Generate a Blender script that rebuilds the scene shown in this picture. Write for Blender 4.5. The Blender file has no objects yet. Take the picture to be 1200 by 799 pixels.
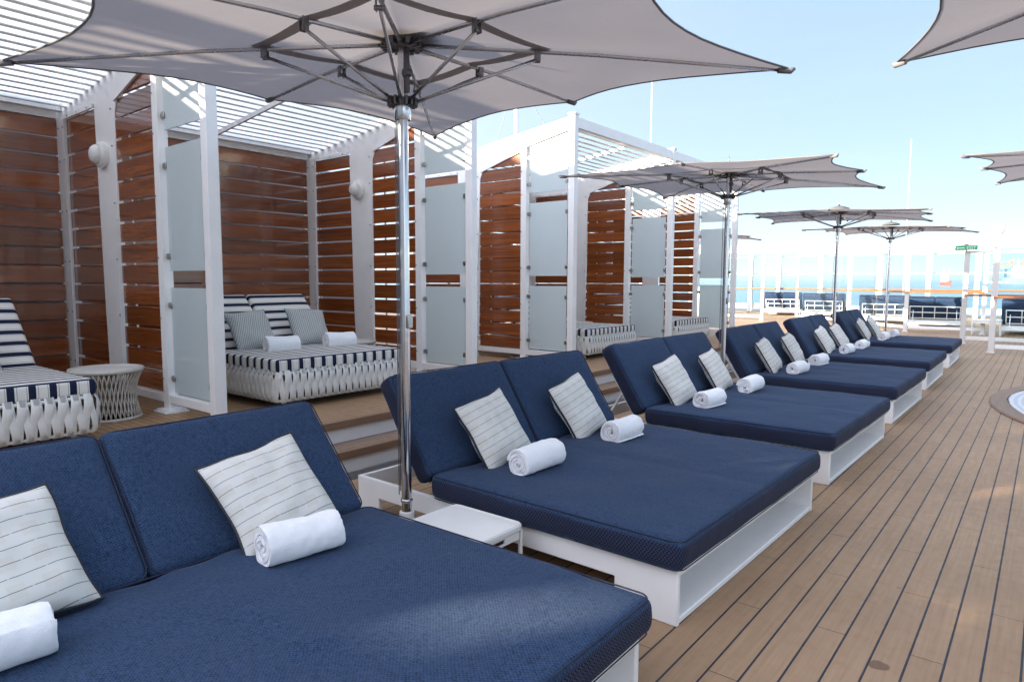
import bpy, bmesh, math, random
from mathutils import Vector, Matrix, noise
random.seed(7)
R = math.radians
S = bpy.context.scene
COL = S.collection

# ------------------------------------------------------------------ materials
def nmat(name):
    m = bpy.data.materials.new(name); m.use_nodes = True
    nt = m.node_tree
    for n in list(nt.nodes): nt.nodes.remove(n)
    out = nt.nodes.new('ShaderNodeOutputMaterial')
    return m, nt, out
class NT:
    def __init__(s, nt): s.nt = nt
    def n(s, t, **k):
        x = s.nt.nodes.new(t)
        for a, b in k.items(): setattr(x, a, b)
        return x
    def l(s, a, b): s.nt.links.new(a, b)
    def coord(s, kind='Object'): return s.n('ShaderNodeTexCoord').outputs[kind]
    def sep(s, v):
        x = s.n('ShaderNodeSeparateXYZ'); s.l(v, x.inputs[0]); return x.outputs
    def comb(s, a, b, c):
        x = s.n('ShaderNodeCombineXYZ')
        for i, q in enumerate((a, b, c)):
            if isinstance(q, (int, float)): x.inputs[i].default_value = q
            else: s.l(q, x.inputs[i])
        return x.outputs[0]
    def m(s, op, a, b=0.0, c=0.0, clamp=False):
        x = s.n('ShaderNodeMath', operation=op); x.use_clamp = clamp
        for i, q in enumerate((a, b, c)):
            if isinstance(q, (int, float)): x.inputs[i].default_value = q
            else: s.l(q, x.inputs[i])
        return x.outputs[0]
    def noise(s, v, scale, detail=3, rough=.5, dist=0):
        x = s.n('ShaderNodeTexNoise'); s.l(v, x.inputs['Vector'])
        x.inputs['Scale'].default_value = scale; x.inputs['Detail'].default_value = detail
        x.inputs['Roughness'].default_value = rough; x.inputs['Distortion'].default_value = dist
        return x.outputs[0]
    def white(s, v):
        x = s.n('ShaderNodeTexWhiteNoise'); s.l(v, x.inputs['Vector']); return x.outputs['Value']
    def scale(s, v, sc):
        x = s.n('ShaderNodeMapping'); s.l(v, x.inputs[0]); x.inputs['Scale'].default_value = sc; return x.outputs[0]
    def mix(s, f, a, b):
        x = s.n('ShaderNodeMix', data_type='RGBA')
        if isinstance(f, (int, float)): x.inputs[0].default_value = f
        else: s.l(f, x.inputs[0])
        for i, q in ((6, a), (7, b)):
            if isinstance(q, tuple): x.inputs[i].default_value = (*q, 1)
            else: s.l(q, x.inputs[i])
        return x.outputs[2]
    def ramp(s, f, lo, hi, a=0.0, b=1.0):
        x = s.n('ShaderNodeMapRange'); s.l(f, x.inputs[0])
        x.inputs[1].default_value = lo; x.inputs[2].default_value = hi
        x.inputs[3].default_value = a; x.inputs[4].default_value = b
        return x.outputs[0]
    def pbsdf(s, out, col, rough=.5, metal=0, spec=.5, coat=0, sheen=0, bump=None, bs=.3, bd=.002):
        p = s.n('ShaderNodeBsdfPrincipled')
        if isinstance(col, tuple): p.inputs['Base Color'].default_value = (*col, 1)
        else: s.l(col, p.inputs['Base Color'])
        if isinstance(rough, (int, float)): p.inputs['Roughness'].default_value = rough
        else: s.l(rough, p.inputs['Roughness'])
        p.inputs['Metallic'].default_value = metal
        p.inputs['Specular IOR Level'].default_value = spec
        p.inputs['Coat Weight'].default_value = coat; p.inputs['Coat Roughness'].default_value = .06
        p.inputs['Sheen Weight'].default_value = sheen
        if bump is not None:
            b = s.n('ShaderNodeBump'); b.inputs['Strength'].default_value = bs; b.inputs['Distance'].default_value = bd
            s.l(bump, b.inputs['Height']); s.l(b.outputs[0], p.inputs['Normal'])
        if out: s.l(p.outputs[0], out.inputs[0])
        return p

M = {}
def simple(name, col, rough=.5, metal=0, var=.06, nscale=6, spec=.5, bump=0, coat=0):
    m, nt, out = nmat(name); t = NT(nt); c = t.coord()
    n = t.noise(c, nscale, 4)
    lo = tuple(max(0, v*(1-var*1.6)) for v in col); hi = tuple(min(1, v*(1+var)) for v in col)
    cc = t.mix(n, lo, hi)
    rr = t.ramp(t.noise(c, nscale*3, 3), .3, .7, max(0.02, rough-.06), rough+.06)
    bb = t.noise(c, 90, 3) if bump else None
    t.pbsdf(out, cc, rr, metal, spec, coat, bump=bb, bs=bump, bd=.001)
    M[name] = m; return m
simple('white_paint', (.84, .84, .83), .38, var=.05, bump=.08)
simple('white_frame', (.80, .80, .79), .42, var=.05, bump=.06)
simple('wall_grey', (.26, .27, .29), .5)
simple('cream_paint', (.66, .65, .62), .45, var=.05)
simple('white_plastic', (.76, .75, .72), .35, var=.05)
simple('wicker_white', (.74, .73, .69), .5, var=.07, nscale=25, bump=.2)
simple('wicker_cream', (.56, .53, .47), .55, var=.1, nscale=25, bump=.2)
simple('chrome', (.62, .63, .66), .14, 1, .04)
simple('aluminium', (.56, .57, .60), .3, 1, .08)
simple('dark_metal', (.13, .13, .14), .4, .6, .15)
simple('bracket_metal', (.26, .26, .27), .4, .8, .1)
simple('steel', (.45, .44, .43), .3, 1, .1)
simple('black_trim', (.012, .014, .022), .6)
simple('teal_trim', (.05, .17, .21), .6)
simple('rail_wood', (.33, .115, .035), .28, var=.25, nscale=9, coat=.4)
simple('seam_navy', (.012, .018, .045), .8)
simple('rubber', (.03, .03, .03), .7)
simple('hem_grey', (.16, .155, .16), .8)
simple('lamp_glass', (.72, .73, .72), .25)
simple('screw', (.25, .24, .22), .4, .8)
simple('ship_red', (.50, .06, .04), .5)
simple('ship_white', (.75, .74, .7), .5)
simple('ship_teal', (.22, .52, .50), .5)
simple('crane_blue', (.12, .28, .42), .5)
simple('crane_red', (.55, .16, .10), .5)
simple('hull_paint', (.6, .61, .63), .5)

def woven(name, side=False):
    m, nt, out = nmat(name); t = NT(nt); c = t.coord()
    nx = t.noise(t.scale(c, (260, 40, 120)), 1, 2); ny = t.noise(t.scale(c, (40, 260, 120)), 1, 2)
    x = t.sep(c)
    # basket weave: alternating threads
    k = 2*math.pi/.015
    wx = t.m('SINE', t.m('MULTIPLY', t.m('ADD', x[0], x[2]), k)); wy = t.m('SINE', t.m('MULTIPLY', t.m('ADD', x[1], t.m('MULTIPLY', x[2], .5)), k))
    w = t.ramp(t.m('MULTIPLY', wx, wy), -.7, .7)
    big = t.noise(t.scale(c, (3, 3, 3)), 1.3, 4)
    th = t.m('MULTIPLY', t.m('ADD', nx, ny), .5)
    f = t.m('ADD', t.m('MULTIPLY', w, .30), t.m('MULTIPLY', t.ramp(th, .30, .72), .75))
    col = t.mix(t.ramp(f, .12, .95), (.005, .011, .028), (.042, .094, .190))
    col = t.mix(t.ramp(big, .35, .7, 0, .3), col, (.036, .056, .105))
    hs = t.ramp(th, .44, .60)
    col = t.mix(t.m('MULTIPLY', hs, .25), col, (.045, .04, .085))
    # warp/weft of the upright sides shows purplish brown yarn
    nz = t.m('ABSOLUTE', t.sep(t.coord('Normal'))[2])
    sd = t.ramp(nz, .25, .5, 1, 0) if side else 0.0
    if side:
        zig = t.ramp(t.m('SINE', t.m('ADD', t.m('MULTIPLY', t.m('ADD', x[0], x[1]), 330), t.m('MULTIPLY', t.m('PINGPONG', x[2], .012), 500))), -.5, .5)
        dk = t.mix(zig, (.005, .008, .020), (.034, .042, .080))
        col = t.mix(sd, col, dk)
    t.pbsdf(out, col, .9, 0, .15, sheen=.04, bump=t.m('ADD', f, t.m('MULTIPLY', t.noise(c, 5.5, 4, .55, 1.3), 6.0)), bs=.5, bd=.0019)
    M[name] = m
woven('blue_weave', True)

def deck(name, w, along, seam, colA, colB, cols, joint=True, jl=1.95):
    m, nt, out = nmat(name); t = NT(nt)
    c = t.coord(); x = t.sep(c)
    a, b = (x[0], x[1]) if along == 'y' else (x[1], x[0])
    q = t.m('DIVIDE', a, w); row = t.m('FLOOR', q); fr = t.m('FRACT', q)
    d = t.m('MULTIPLY', t.m('MINIMUM', fr, t.m('SUBTRACT', 1, fr)), w)
    ln = t.ramp(d, seam*.42, seam*.58, 1, 0)
    h = t.white(t.comb(row, 0, 3.3))
    if joint:
        jj = t.m('DIVIDE', t.m('ADD', b, t.m('MULTIPLY', t.m('MULTIPLY', t.m('MODULO', t.m('ADD', row, 4000), 3.0), .333), jl*1.02)), jl)
        jr = t.m('FLOOR', jj); jf = t.m('FRACT', jj)
        jd = t.m('MULTIPLY', t.m('MINIMUM', jf, t.m('SUBTRACT', 1, jf)), jl)
        ln = t.m('MAXIMUM', ln, t.ramp(jd, .0016, .0030, .85, 0))
        h = t.white(t.comb(row, jr, 1.7))
    sc = (60, 2.2, 1) if along == 'y' else (2.2, 60, 1)
    g = t.noise(t.scale(c, sc), 1, 4, .6)
    st = t.noise(c, 1.1, 5, .6); sp = t.noise(c, 14, 4, .65)
    col = t.mix(t.ramp(g, .3, .7), colA, colB)
    col = t.mix(t.m('MULTIPLY', h, .32), col, cols)
    col = t.mix(t.ramp(st, .35, .75, 0, .38), col, tuple(v*.62 for v in colA))
    col = t.mix(t.ramp(sp, .58, .78, 0, .22), col, tuple(v*.5 for v in colA))
    if along == 'y':
        vx = t.n('ShaderNodeVectorMath', operation='DISTANCE'); t.l(t.comb(x[0], x[1], 0), vx.inputs[0]); vx.inputs[1].default_value = (-.47, 3.06, 0)
        wob = t.m('ADD', vx.outputs['Value'], t.m('MULTIPLY', t.noise(c, 18, 2), .035))
        col = t.mix(t.ramp(wob, .052, .058, .7, 0), col, (.10, .045, .028))
        v2 = t.n('ShaderNodeVectorMath', operation='DISTANCE'); t.l(t.comb(x[0], x[1], 0), v2.inputs[0]); v2.inputs[1].default_value = (-.53, 3.93, 0)
        wob = t.m('ADD', v2.outputs['Value'], t.m('MULTIPLY', t.noise(c, 30, 2), .03))
        col = t.mix(t.ramp(wob, .026, .03, .5, 0), col, (.14, .07, .03))
    col = t.mix(ln, col, (.018, .02, .03))
    hb = t.m('SUBTRACT', t.m('MULTIPLY', g, .25), ln)
    rough = t.ramp(sp, .3, .7, .42, .62)
    t.pbsdf(out, col, rough, 0, .4, bump=hb, bs=.35, bd=.003)
    M[name] = m
deck('deck_planks', .127, 'y', .0092, (.33, .205, .112), (.42, .272, .158), (.28, .172, .10))
deck('platform_planks', .066, 'x', .007, (.34, .20, .10), (.44, .27, .145), (.30, .185, .11), False)
deck('tread_planks', .064, 'y', .007, (.30, .20, .14), (.38, .26, .18), (.25, .17, .12), False)

def slat_wood():
    m, nt, out = nmat('varnished_wood'); t = NT(nt); c = t.coord(); x = t.sep(c)
    oi = t.n('ShaderNodeObjectInfo')
    row = t.m('FLOOR', t.m('DIVIDE', t.m('SUBTRACT', x[2], .565), .2))
    h = t.white(t.comb(row, t.m('FLOOR', t.m('MULTIPLY', oi.outputs['Random'], 90)), 2))
    v = t.n('ShaderNodeVectorMath', operation='ADD'); t.l(t.scale(c, (1.1, 1.1, 26)), v.inputs[0]); t.l(t.comb(t.m('MULTIPLY', h, 9), h, row), v.inputs[1])
    g = t.noise(v.outputs[0], 1.0, 5, .6, .6); g2 = t.noise(v.outputs[0], 3.1, 3, .6)
    col = t.mix(t.ramp(g, .3, .72), (.135, .034, .009), (.32, .092, .021))
    col = t.mix(t.m('MULTIPLY', t.ramp(g2, .4, .7), .4), col, (.13, .032, .010))
    dark = t.mix(t.ramp(h, 0, 1), (.72, .70, .68), (1.28, 1.28, 1.28))
    mm = t.n('ShaderNodeMix', data_type='RGBA', blend_type='MULTIPLY'); mm.inputs[0].default_value = 1
    t.l(col, mm.inputs[6]); t.l(dark, mm.inputs[7])
    t.pbsdf(out, mm.outputs[2], .2, 0, .5, coat=.8, bump=g2, bs=.08, bd=.001)
    M['varnished_wood'] = m
slat_wood()
def nosing():
    m, nt, out = nmat('nosing_wood'); t = NT(nt); c = t.coord()
    g = t.noise(t.scale(c, (20, 1.5, 40)), 1, 4)
    t.pbsdf(out, t.mix(g, (.15, .085, .05), (.30, .18, .11)), .5)
    M['nosing_wood'] = m
nosing()
def canopy():
    m, nt, out = nmat('canopy_fabric'); t = NT(nt); c = t.coord()
    n = t.noise(c, 2.5, 4); f = t.noise(t.scale(c, (1, 1, 1)), 420, 2)
    wr = t.noise(t.scale(c, (5, 1.6, 1)), 2.4, 4, .6, 1.2)
    col = t.mix(n, (.200, .198, .212), (.236, .233, .248))
    d = t.n('ShaderNodeBsdfDiffuse'); tr = t.n('ShaderNodeBsdfTranslucent')
    b = t.n('ShaderNodeBump'); b.inputs['Strength'].default_value = .35; b.inputs['Distance'].default_value = .02
    t.l(t.m('ADD', wr, t.m('MULTIPLY', f, .02)), b.inputs['Height'])
    t.l(b.outputs[0], d.inputs['Normal'])
    t.l(col, d.inputs[0]); t.l(t.mix(n, (.245, .230, .236), (.29, .273, .28)), tr.inputs[0])
    mx = t.n('ShaderNodeMixShader'); mx.inputs[0].default_value = .5
    t.l(d.outputs[0], mx.inputs[1]); t.l(tr.outputs[0], mx.inputs[2]); t.l(mx.outputs[0], out.inputs[0])
    M['canopy_fabric'] = m
    m, nt, out = nmat('canopy_band'); t = NT(nt)
    d = t.n('ShaderNodeBsdfDiffuse'); d.inputs[0].default_value = (.34, .325, .335, 1)
    tr = t.n('ShaderNodeBsdfTranslucent'); tr.inputs[0].default_value = (.30, .27, .26, 1)
    mx = t.n('ShaderNodeMixShader'); mx.inputs[0].default_value = .35
    t.l(d.outputs[0], mx.inputs[1]); t.l(tr.outputs[0], mx.inputs[2]); t.l(mx.outputs[0], out.inputs[0])
    M['canopy_band'] = m
canopy()
def frosted():
    m, nt, out = nmat('frosted_glass'); t = NT(nt); c = t.coord()
    n = t.noise(t.scale(c, (9, 9, 1)), 3, 3)
    d = t.n('ShaderNodeBsdfDiffuse'); tr = t.n('ShaderNodeBsdfTranslucent'); g = t.n('ShaderNodeBsdfGlossy')
    col = t.mix(n, (.84, .96, .98), (.88, .98, .99))
    t.l(col, d.inputs[0]); t.l(t.mix(n, (.86, .95, .96), (.90, .97, .97)), tr.inputs[0])
    g.inputs['Roughness'].default_value = .12
    tp = t.n('ShaderNodeBsdfTransparent'); tp.inputs[0].default_value = (.72, .86, .87, 1)
    a = t.n('ShaderNodeMixShader'); a.inputs[0].default_value = .4; t.l(d.outputs[0], a.inputs[1]); t.l(tr.outputs[0], a.inputs[2])
    a2 = t.n('ShaderNodeMixShader'); a2.inputs[0].default_value = .10; t.l(a.outputs[0], a2.inputs[1]); t.l(tp.outputs[0], a2.inputs[2])
    fr = t.n('ShaderNodeFresnel'); fr.inputs[0].default_value = 1.45
    b = t.n('ShaderNodeMixShader'); t.l(fr.outputs[0], b.inputs[0]); t.l(a2.outputs[0], b.inputs[1]); t.l(g.outputs[0], b.inputs[2])
    t.l(b.outputs[0], out.inputs[0]); M['frosted_glass'] = m
frosted()
def clear(name, tint, base=.06):
    m, nt, out = nmat(name); t = NT(nt)
    tp = t.n('ShaderNodeBsdfTransparent'); tp.inputs[0].default_value = (*tint, 1)
    g = t.n('ShaderNodeBsdfGlossy'); g.inputs['Roughness'].default_value = .02
    fr = t.n('ShaderNodeFresnel'); fr.inputs[0].default_value = 1.45
    b = t.n('ShaderNodeMixShader'); t.l(t.m('MULTIPLY', fr.outputs[0], .13), b.inputs[0]); t.l(tp.outputs[0], b.inputs[1]); t.l(g.outputs[0], b.inputs[2])
    t.l(b.outputs[0], out.inputs[0]); M[name] = m
clear('clear_glass', (.95, .975, .975)); clear('green_glass', (.90, .965, .955)); clear('table_glass', (.85, .88, .88))

def pillow_mat():
    m, nt, out = nmat('cream_stripe_fabric'); t = NT(nt); c = t.coord(); x = t.sep(c)
    q = t.m('DIVIDE', t.m('ADD', x[2], .5), .05); fr = t.m('FRACT', q); row = t.m('FLOOR', q)
    ln = t.ramp(t.m('ABSOLUTE', t.m('SUBTRACT', fr, .5)), .022, .034, 1, 0)
    dash = t.m('FRACT', t.m('ADD', t.m('DIVIDE', x[1], .115), t.m('MULTIPLY', row, .5)))
    dk = t.ramp(dash, .04, .08, .25, 1)
    sq = t.m('MULTIPLY', t.m('GREATER_THAN', t.m('FRACT', t.m('DIVIDE', t.m('ADD', x[1], 5), .105)), .5), t.m('GREATER_THAN', t.m('FRACT', t.m('MULTIPLY', q, .5)), .5))
    f = t.noise(c, 300, 2); b0 = t.noise(c, 4, 3)
    col = t.mix(b0, (.60, .595, .555), (.69, .68, .64))
    col = t.mix(t.m('MULTIPLY', sq, .5), col, (.60, .56, .49))
    col = t.mix(t.m('MULTIPLY', ln, t.m('MULTIPLY', dk, .85)), col, (.10, .10, .12))
    t.pbsdf(out, col, .85, 0, .2, sheen=.1, bump=f, bs=.2, bd=.001); M['cream_stripe_fabric'] = m
    m, nt, out = nmat('houndstooth_fabric'); t = NT(nt); c = t.coord(); x = t.sep(c)
    k = 2*math.pi/.024
    a = t.m('SINE', t.m('MULTIPLY', t.m('ADD', x[1], t.m('MULTIPLY', x[2], .5)), k)); b = t.m('SINE', t.m('MULTIPLY', x[2], k))
    f = t.m('GREATER_THAN', t.m('MULTIPLY', a, b), .0)
    col = t.mix(f, (.56, .56, .53), (.25, .265, .275))
    t.pbsdf(out, col, .85, 0, .2); M['houndstooth_fabric'] = m
pillow_mat()
def stripes():
    m, nt, out = nmat('navy_stripe_canvas'); t = NT(nt); c = t.coord(); x = t.sep(c)
    geo = t.n('ShaderNodeTexCoord'); nn = t.sep(geo.outputs['Normal'])
    isx = t.m('GREATER_THAN', t.m('ABSOLUTE', nn[0]), .75)
    co = t.m('ADD', t.m('MULTIPLY', isx, x[1]), t.m('MULTIPLY', t.m('SUBTRACT', 1, isx), x[0]))
    q = t.m('FRACT', t.m('ADD', t.m('DIVIDE', co, .128), 40.3))
    nav = t.m('LESS_THAN', q, .36)
    def thin(p, w=.014): return t.m('LESS_THAN', t.m('ABSOLUTE', t.m('SUBTRACT', q, p)), w)
    ln = t.m('MAXIMUM', t.m('MAXIMUM', thin(.47), thin(.93)), 0)
    col = t.mix(nav, (.74, .72, .67), (.012, .017, .048))
    col = t.mix(t.m('MULTIPLY', ln, .8), col, (.12, .13, .18))
    t.pbsdf(out, col, .85, 0, .2, bump=t.noise(c, 260, 2), bs=.25, bd=.001); M['navy_stripe_canvas'] = m
stripes()
def towel_mat():
    m, nt, out = nmat('terry_towel'); t = NT(nt); c = t.coord()
    f = t.noise(c, 170, 4, .7); g = t.noise(c, 30, 3)
    t.pbsdf(out, t.mix(g, (.82, .82, .84), (.90, .90, .91)), .95, 0, .1, sheen=.3, bump=t.m('ADD', f, t.m('MULTIPLY', g, .6)), bs=.7, bd=.004); M['terry_towel'] = m
towel_mat()
def sea_mat():
    m, nt, out = nmat('sea_water'); t = NT(nt); c = t.coord()
    n = t.noise(t.scale(c, (.02, .05, 1)), 1, 5, .6); n2 = t.noise(t.scale(c, (.002, .006, 1)), 1, 4)
    col = t.mix(t.ramp(n2, .35, .65), (.17, .28, .37), (.22, .33, .42))
    t.pbsdf(out, col, .42, 0, .5, bump=n, bs=.5, bd=1.2); M['sea_water'] = m
sea_mat()
def tub_mat():
    m, nt, out = nmat('pale_mosaic'); t = NT(nt); c = t.coord(); x = t.sep(c)
    r = t.m('SQRT', t.m('ADD', t.m('MULTIPLY', x[0], x[0]), t.m('MULTIPLY', x[1], x[1])))
    rr = t.m('ADD', r, t.m('MULTIPLY', t.noise(c, 6, 3), .05))
    rg = t.ramp(t.m('SINE', t.m('MULTIPLY', rr, 75)), -.4, .6)
    col = t.mix(rg, (.52, .55, .59), (.68, .70, .73))
    t.pbsdf(out, col, .5, bump=rg, bs=.4, bd=.01); M['pale_mosaic'] = m
tub_mat()
def sign_mat():
    simple('sign_green', (.02, .36, .14), .4); simple('sign_white', (.85, .87, .85), .4)
sign_mat()

# ------------------------------------------------------------------ mesh helpers
class MB:
    def __init__(s): s.v = []; s.f = []
    def add(s, vs, fs):
        o = len(s.v); s.v += [tuple(v) for v in vs]; s.f += [tuple(i+o for i in f) for f in fs]
    def box(s, x0, x1, y0, y1, z0, z1, mat=None):
        vs = [(x, y, z) for x in (x0, x1) for y in (y0, y1) for z in (z0, z1)]
        if mat is not None: vs = [mat @ Vector(v) for v in vs]
        s.add(vs, [(0, 1, 3, 2), (4, 6, 7, 5), (0, 4, 5, 1), (2, 3, 7, 6), (0, 2, 6, 4), (1, 5, 7, 3)])
        return s
    def bar(s, p, q, w, h=None, up=(0, 0, 1)):
        p = Vector(p); q = Vector(q); h = h or w; d = (q-p).normalized(); u = Vector(up)
        if abs(d.dot(u)) > .98: u = Vector((1, 0, 0))
        a = d.cross(u).normalized(); b = a.cross(d)
        vs = [c + a*sx*w/2 + b*sy*h/2 for c in (p, q) for sx in (-1, 1) for sy in (-1, 1)]
        s.add(vs, [(0, 1, 3, 2), (4, 6, 7, 5), (0, 4, 5, 1), (2, 3, 7, 6), (0, 2, 6, 4), (1, 5, 7, 3)])
        return s
    def tube(s, pts, r, n=12, closed=False, cap=True):
        pts = [Vector(p) for p in pts]; m = len(pts); rs = r if isinstance(r, (list, tuple)) else [r]*m
        ref = None; rings = []
        for i, p in enumerate(pts):
            a = pts[(i-1) % m] if (closed or i > 0) else pts[i]; b = pts[(i+1) % m] if (closed or i < m-1) else pts[i]
            d = (b-a).normalized()
            if ref is None: ref = d.orthogonal().normalized()
            ref = (ref - d*ref.dot(d)).normalized(); bi = d.cross(ref)
            rings.append([p + (ref*math.cos(2*math.pi*k/n) + bi*math.sin(2*math.pi*k/n))*rs[i] for k in range(n)])
        vs = [v for r_ in rings for v in r_]; fs = []
        for i in range(m if closed else m-1):
            j = (i+1) % m
            for k in range(n): fs.append((i*n+k, i*n+(k+1) % n, j*n+(k+1) % n, j*n+k))
        if cap and not closed: fs += [tuple(range(n))[::-1], tuple((m-1)*n+k for k in range(n))]
        s.add(vs, fs); return s
    def lathe(s, prof, n=28, c=(0, 0, 0)):
        vs = []; fs = []; m = len(prof)
        for r, z in prof:
            for k in range(n):
                a = 2*math.pi*k/n; vs.append((c[0]+max(r, 1e-4)*math.cos(a), c[1]+max(r, 1e-4)*math.sin(a), c[2]+z))
        for i in range(m-1):
            for k in range(n): fs.append((i*n+k, i*n+(k+1) % n, (i+1)*n+(k+1) % n, (i+1)*n+k))
        fs += [tuple(range(n))[::-1], tuple((m-1)*n+k for k in range(n))]
        s.add(vs, fs); return s
    def prism(s, poly, y0, y1, axis='y'):
        n = len(poly)
        P = (lambda a, b, t: (a, t, b)) if axis == 'y' else ((lambda a, b, t: (t, a, b)) if axis == 'x' else (lambda a, b, t: (a, b, t)))
        vs = [P(a, b, y0) for a, b in poly] + [P(a, b, y1) for a, b in poly]
        fs = [tuple(range(n)), tuple(range(2*n-1, n-1, -1))] + [(i, i+n, (i+1) % n+n, (i+1) % n) for i in range(n)]
        s.add(vs, fs); return s
    def xf(s, mat): s.v = [tuple(mat @ Vector(v)) for v in s.v]; return s
    def build(s, name, mat, parent=None, bevel=0, smooth=False, loc=None, seg=2):
        me = bpy.data.meshes.new(name); me.from_pydata(s.v, [], s.f); me.update()
        bm = bmesh.new(); bm.from_mesh(me); bmesh.ops.recalc_face_normals(bm, faces=bm.faces); bm.to_mesh(me); bm.free()
        me.materials.append(M[mat] if isinstance(mat, str) else mat)
        if smooth:
            for p in me.polygons: p.use_smooth = True
            if smooth == 'auto':
                try: me.set_sharp_from_angle(angle=R(38))
                except Exception: pass
        o = bpy.data.objects.new(name, me); COL.objects.link(o)
        if parent: o.parent = parent
        if loc: o.location = loc
        if bevel:
            b = o.modifiers.new('bevel', 'BEVEL'); b.width = bevel; b.segments = seg; b.limit_method = 'ANGLE'; b.angle_limit = R(40)
            for p in me.polygons: p.use_smooth = True
            try: me.set_sharp_from_angle(angle=R(30))
            except Exception: pass
            b.harden_normals = False
        return o
def tag(o, label, cat=None, group=None, kind=None):
    if label: o['label'] = label
    if cat: o['category'] = cat
    if group: o['group'] = group
    if kind: o['kind'] = kind
    return o
def thing(name, label, cat, loc=(0, 0, 0), rz=0, group=None):
    o = bpy.data.objects.new(name, None); COL.objects.link(o); o.location = loc; o.rotation_euler = (0, 0, rz)
    o.empty_display_size = .1
    return tag(o, label, cat, group)
def copy_tree(o, parent=None):
    c = o.copy(); COL.objects.link(c)
    if parent is not None:
        mi = o.matrix_parent_inverse.copy(); c.parent = parent; c.matrix_parent_inverse = mi
    for ch in [x for x in ALLCH.get(o.name, [])]: copy_tree(ch, c)
    return c
ALLCH = {}
def index_children():
    ALLCH.clear()
    for x in bpy.data.objects:
        if x.parent: ALLCH.setdefault(x.parent.name, []).append(x)
def dup(o, loc, label, rz=None, scale=None):
    index_children()
    c = copy_tree(o); c.location = loc; c['label'] = label
    if rz is not None: c.rotation_euler = (c.rotation_euler[0], c.rotation_euler[1], rz)
    if scale: c.scale = scale
    return c
def struct(name, mb, mat, **k):
    return tag(mb.build(name, mat, **k), None, None, None, 'structure')

def cushion(sx, sy, sz, r=.04, puff=.012, seed=0, nx=36, ny=36, nz=6, wr=.004, sag=None):
    """soft rounded box centred at the origin"""
    m = MB(); h = (sx/2, sy/2, sz/2)
    def warp(p):
        q = [max(-h[i]+r, min(h[i]-r, p[i])) for i in range(3)]
        d = Vector(p)-Vector(q); L = d.length
        if L > 1e-6: d = d*(r/L) if L > r else d
        P = Vector(q)+d
        u = P.x/h[0]; v = P.y/h[1]; w = P.z/h[2]
        P.z += w*puff*(1-abs(u)**4)*(1-abs(v)**4)
        P.x += (1 if u > 0 else -1)*puff*.5*max(0, abs(u)-.9)*10*(1-w*w)
        P.y += (1 if v > 0 else -1)*puff*.5*max(0, abs(v)-.9)*10*(1-w*w)
        n = noise.noise(Vector((P.x*3+seed*7.1, P.y*3, P.z*3)))*wr + noise.noise(Vector((P.x*11+seed, P.y*9, P.z*7)))*wr*.35
        P.z += n; P.x += n*.6; P.y += n*.6
        if sag: P.z += sag(P)
        return P
    def steps(hh, n):
        e = [-hh, -hh+r*.15, -hh+r*.5, -hh+r]
        mid = [-hh+r+(2*hh-2*r)*k/n for k in range(1, n)]
        return e + mid + [hh-r, hh-r*.5, hh-r*.15, hh]
    X = steps(h[0], nx); Y = steps(h[1], ny); Z = steps(h[2], nz)
    idx = {}
    def vid(i, j, k):
        key = (i, j, k)
        if key not in idx:
            idx[key] = len(m.v); m.v.append(tuple(warp((X[i], Y[j], Z[k]))))
        return idx[key]
    a, b, c = len(X)-1, len(Y)-1, len(Z)-1
    for i in range(a):
        for j in range(b):
            for k in (0, c): m.f.append((vid(i, j, k), vid(i+1, j, k), vid(i+1, j+1, k), vid(i, j+1, k)))
    for i in range(a):
        for k in range(c):
            for j in (0, b): m.f.append((vid(i, j, k), vid(i+1, j, k), vid(i+1, j, k+1), vid(i, j, k+1)))
    for j in range(b):
        for k in range(c):
            for i in (0, a): m.f.append((vid(i, j, k), vid(i, j+1, k), vid(i, j+1, k+1), vid(i, j, k+1)))
    return m
def rrect(hx, hy, r, z, n=6):
    pts = []
    for cx_, cy_, a0 in ((hx-r, hy-r, 0), (-hx+r, hy-r, 90), (-hx+r, -hy+r, 180), (hx-r, -hy+r, 270)):
        for k in range(n+1):
            a = R(a0+90*k/n); pts.append((cx_+r*math.cos(a), cy_+r*math.sin(a), z))
    return pts

# ------------------------------------------------------------------ setting
sea = MB()
SZ = -26
for r0, r1 in ((0, 400), (400, 3000), (3000, 14000), (14000, 60000)):
    n = 64
    for k in range(n):
        a, b = 2*math.pi*k/n, 2*math.pi*(k+1)/n
        sea.add([(r0*math.cos(a), r0*math.sin(a), 0), (r1*math.cos(a), r1*math.sin(a), 0), (r1*math.cos(b), r1*math.sin(b), 0), (r0*math.cos(b), r0*math.sin(b), 0)],
                [(0, 1, 2, 3)] if r0 else [(1, 2, 3)])
so_ = struct('sea', sea, 'sea_water')
TILT = R(.52); VD = Vector((-.15, .988, 0))    # the ship rides slightly bow down
so_.location = (0, 0, SZ); so_.rotation_mode = 'QUATERNION'; so_.rotation_quaternion = Vector((0, 0, 1)).rotation_difference(Vector((-VD.x*math.sin(TILT), -VD.y*math.sin(TILT), math.cos(TILT))))
def seaz(x, y): return SZ*(1-math.cos(TILT)) * 0 + SZ + math.tan(TILT)*(x*VD.x+y*VD.y)
dk = MB().box(-4.3, 16, -14, 39, -.3, 0).box(-20, -4.3, 16.6, 39, -.3, 0)
struct('deck', dk, 'deck_planks')
struct('ship_hull', MB().box(-19.9, 15.9, -13.9, 38.9, -24, -.31), 'hull_paint')
PZ = .385; PX = -4.78
struct('cabana_platform', MB().box(-20, PX, -14, 16.6, PZ-.035, PZ), 'platform_planks')
nz_ = MB().box(PX, PX+.05, -14, 16.6, PZ-.065, PZ+.001)
struct('platform_edge', nz_, 'nosing_wood', bevel=.004)
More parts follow.
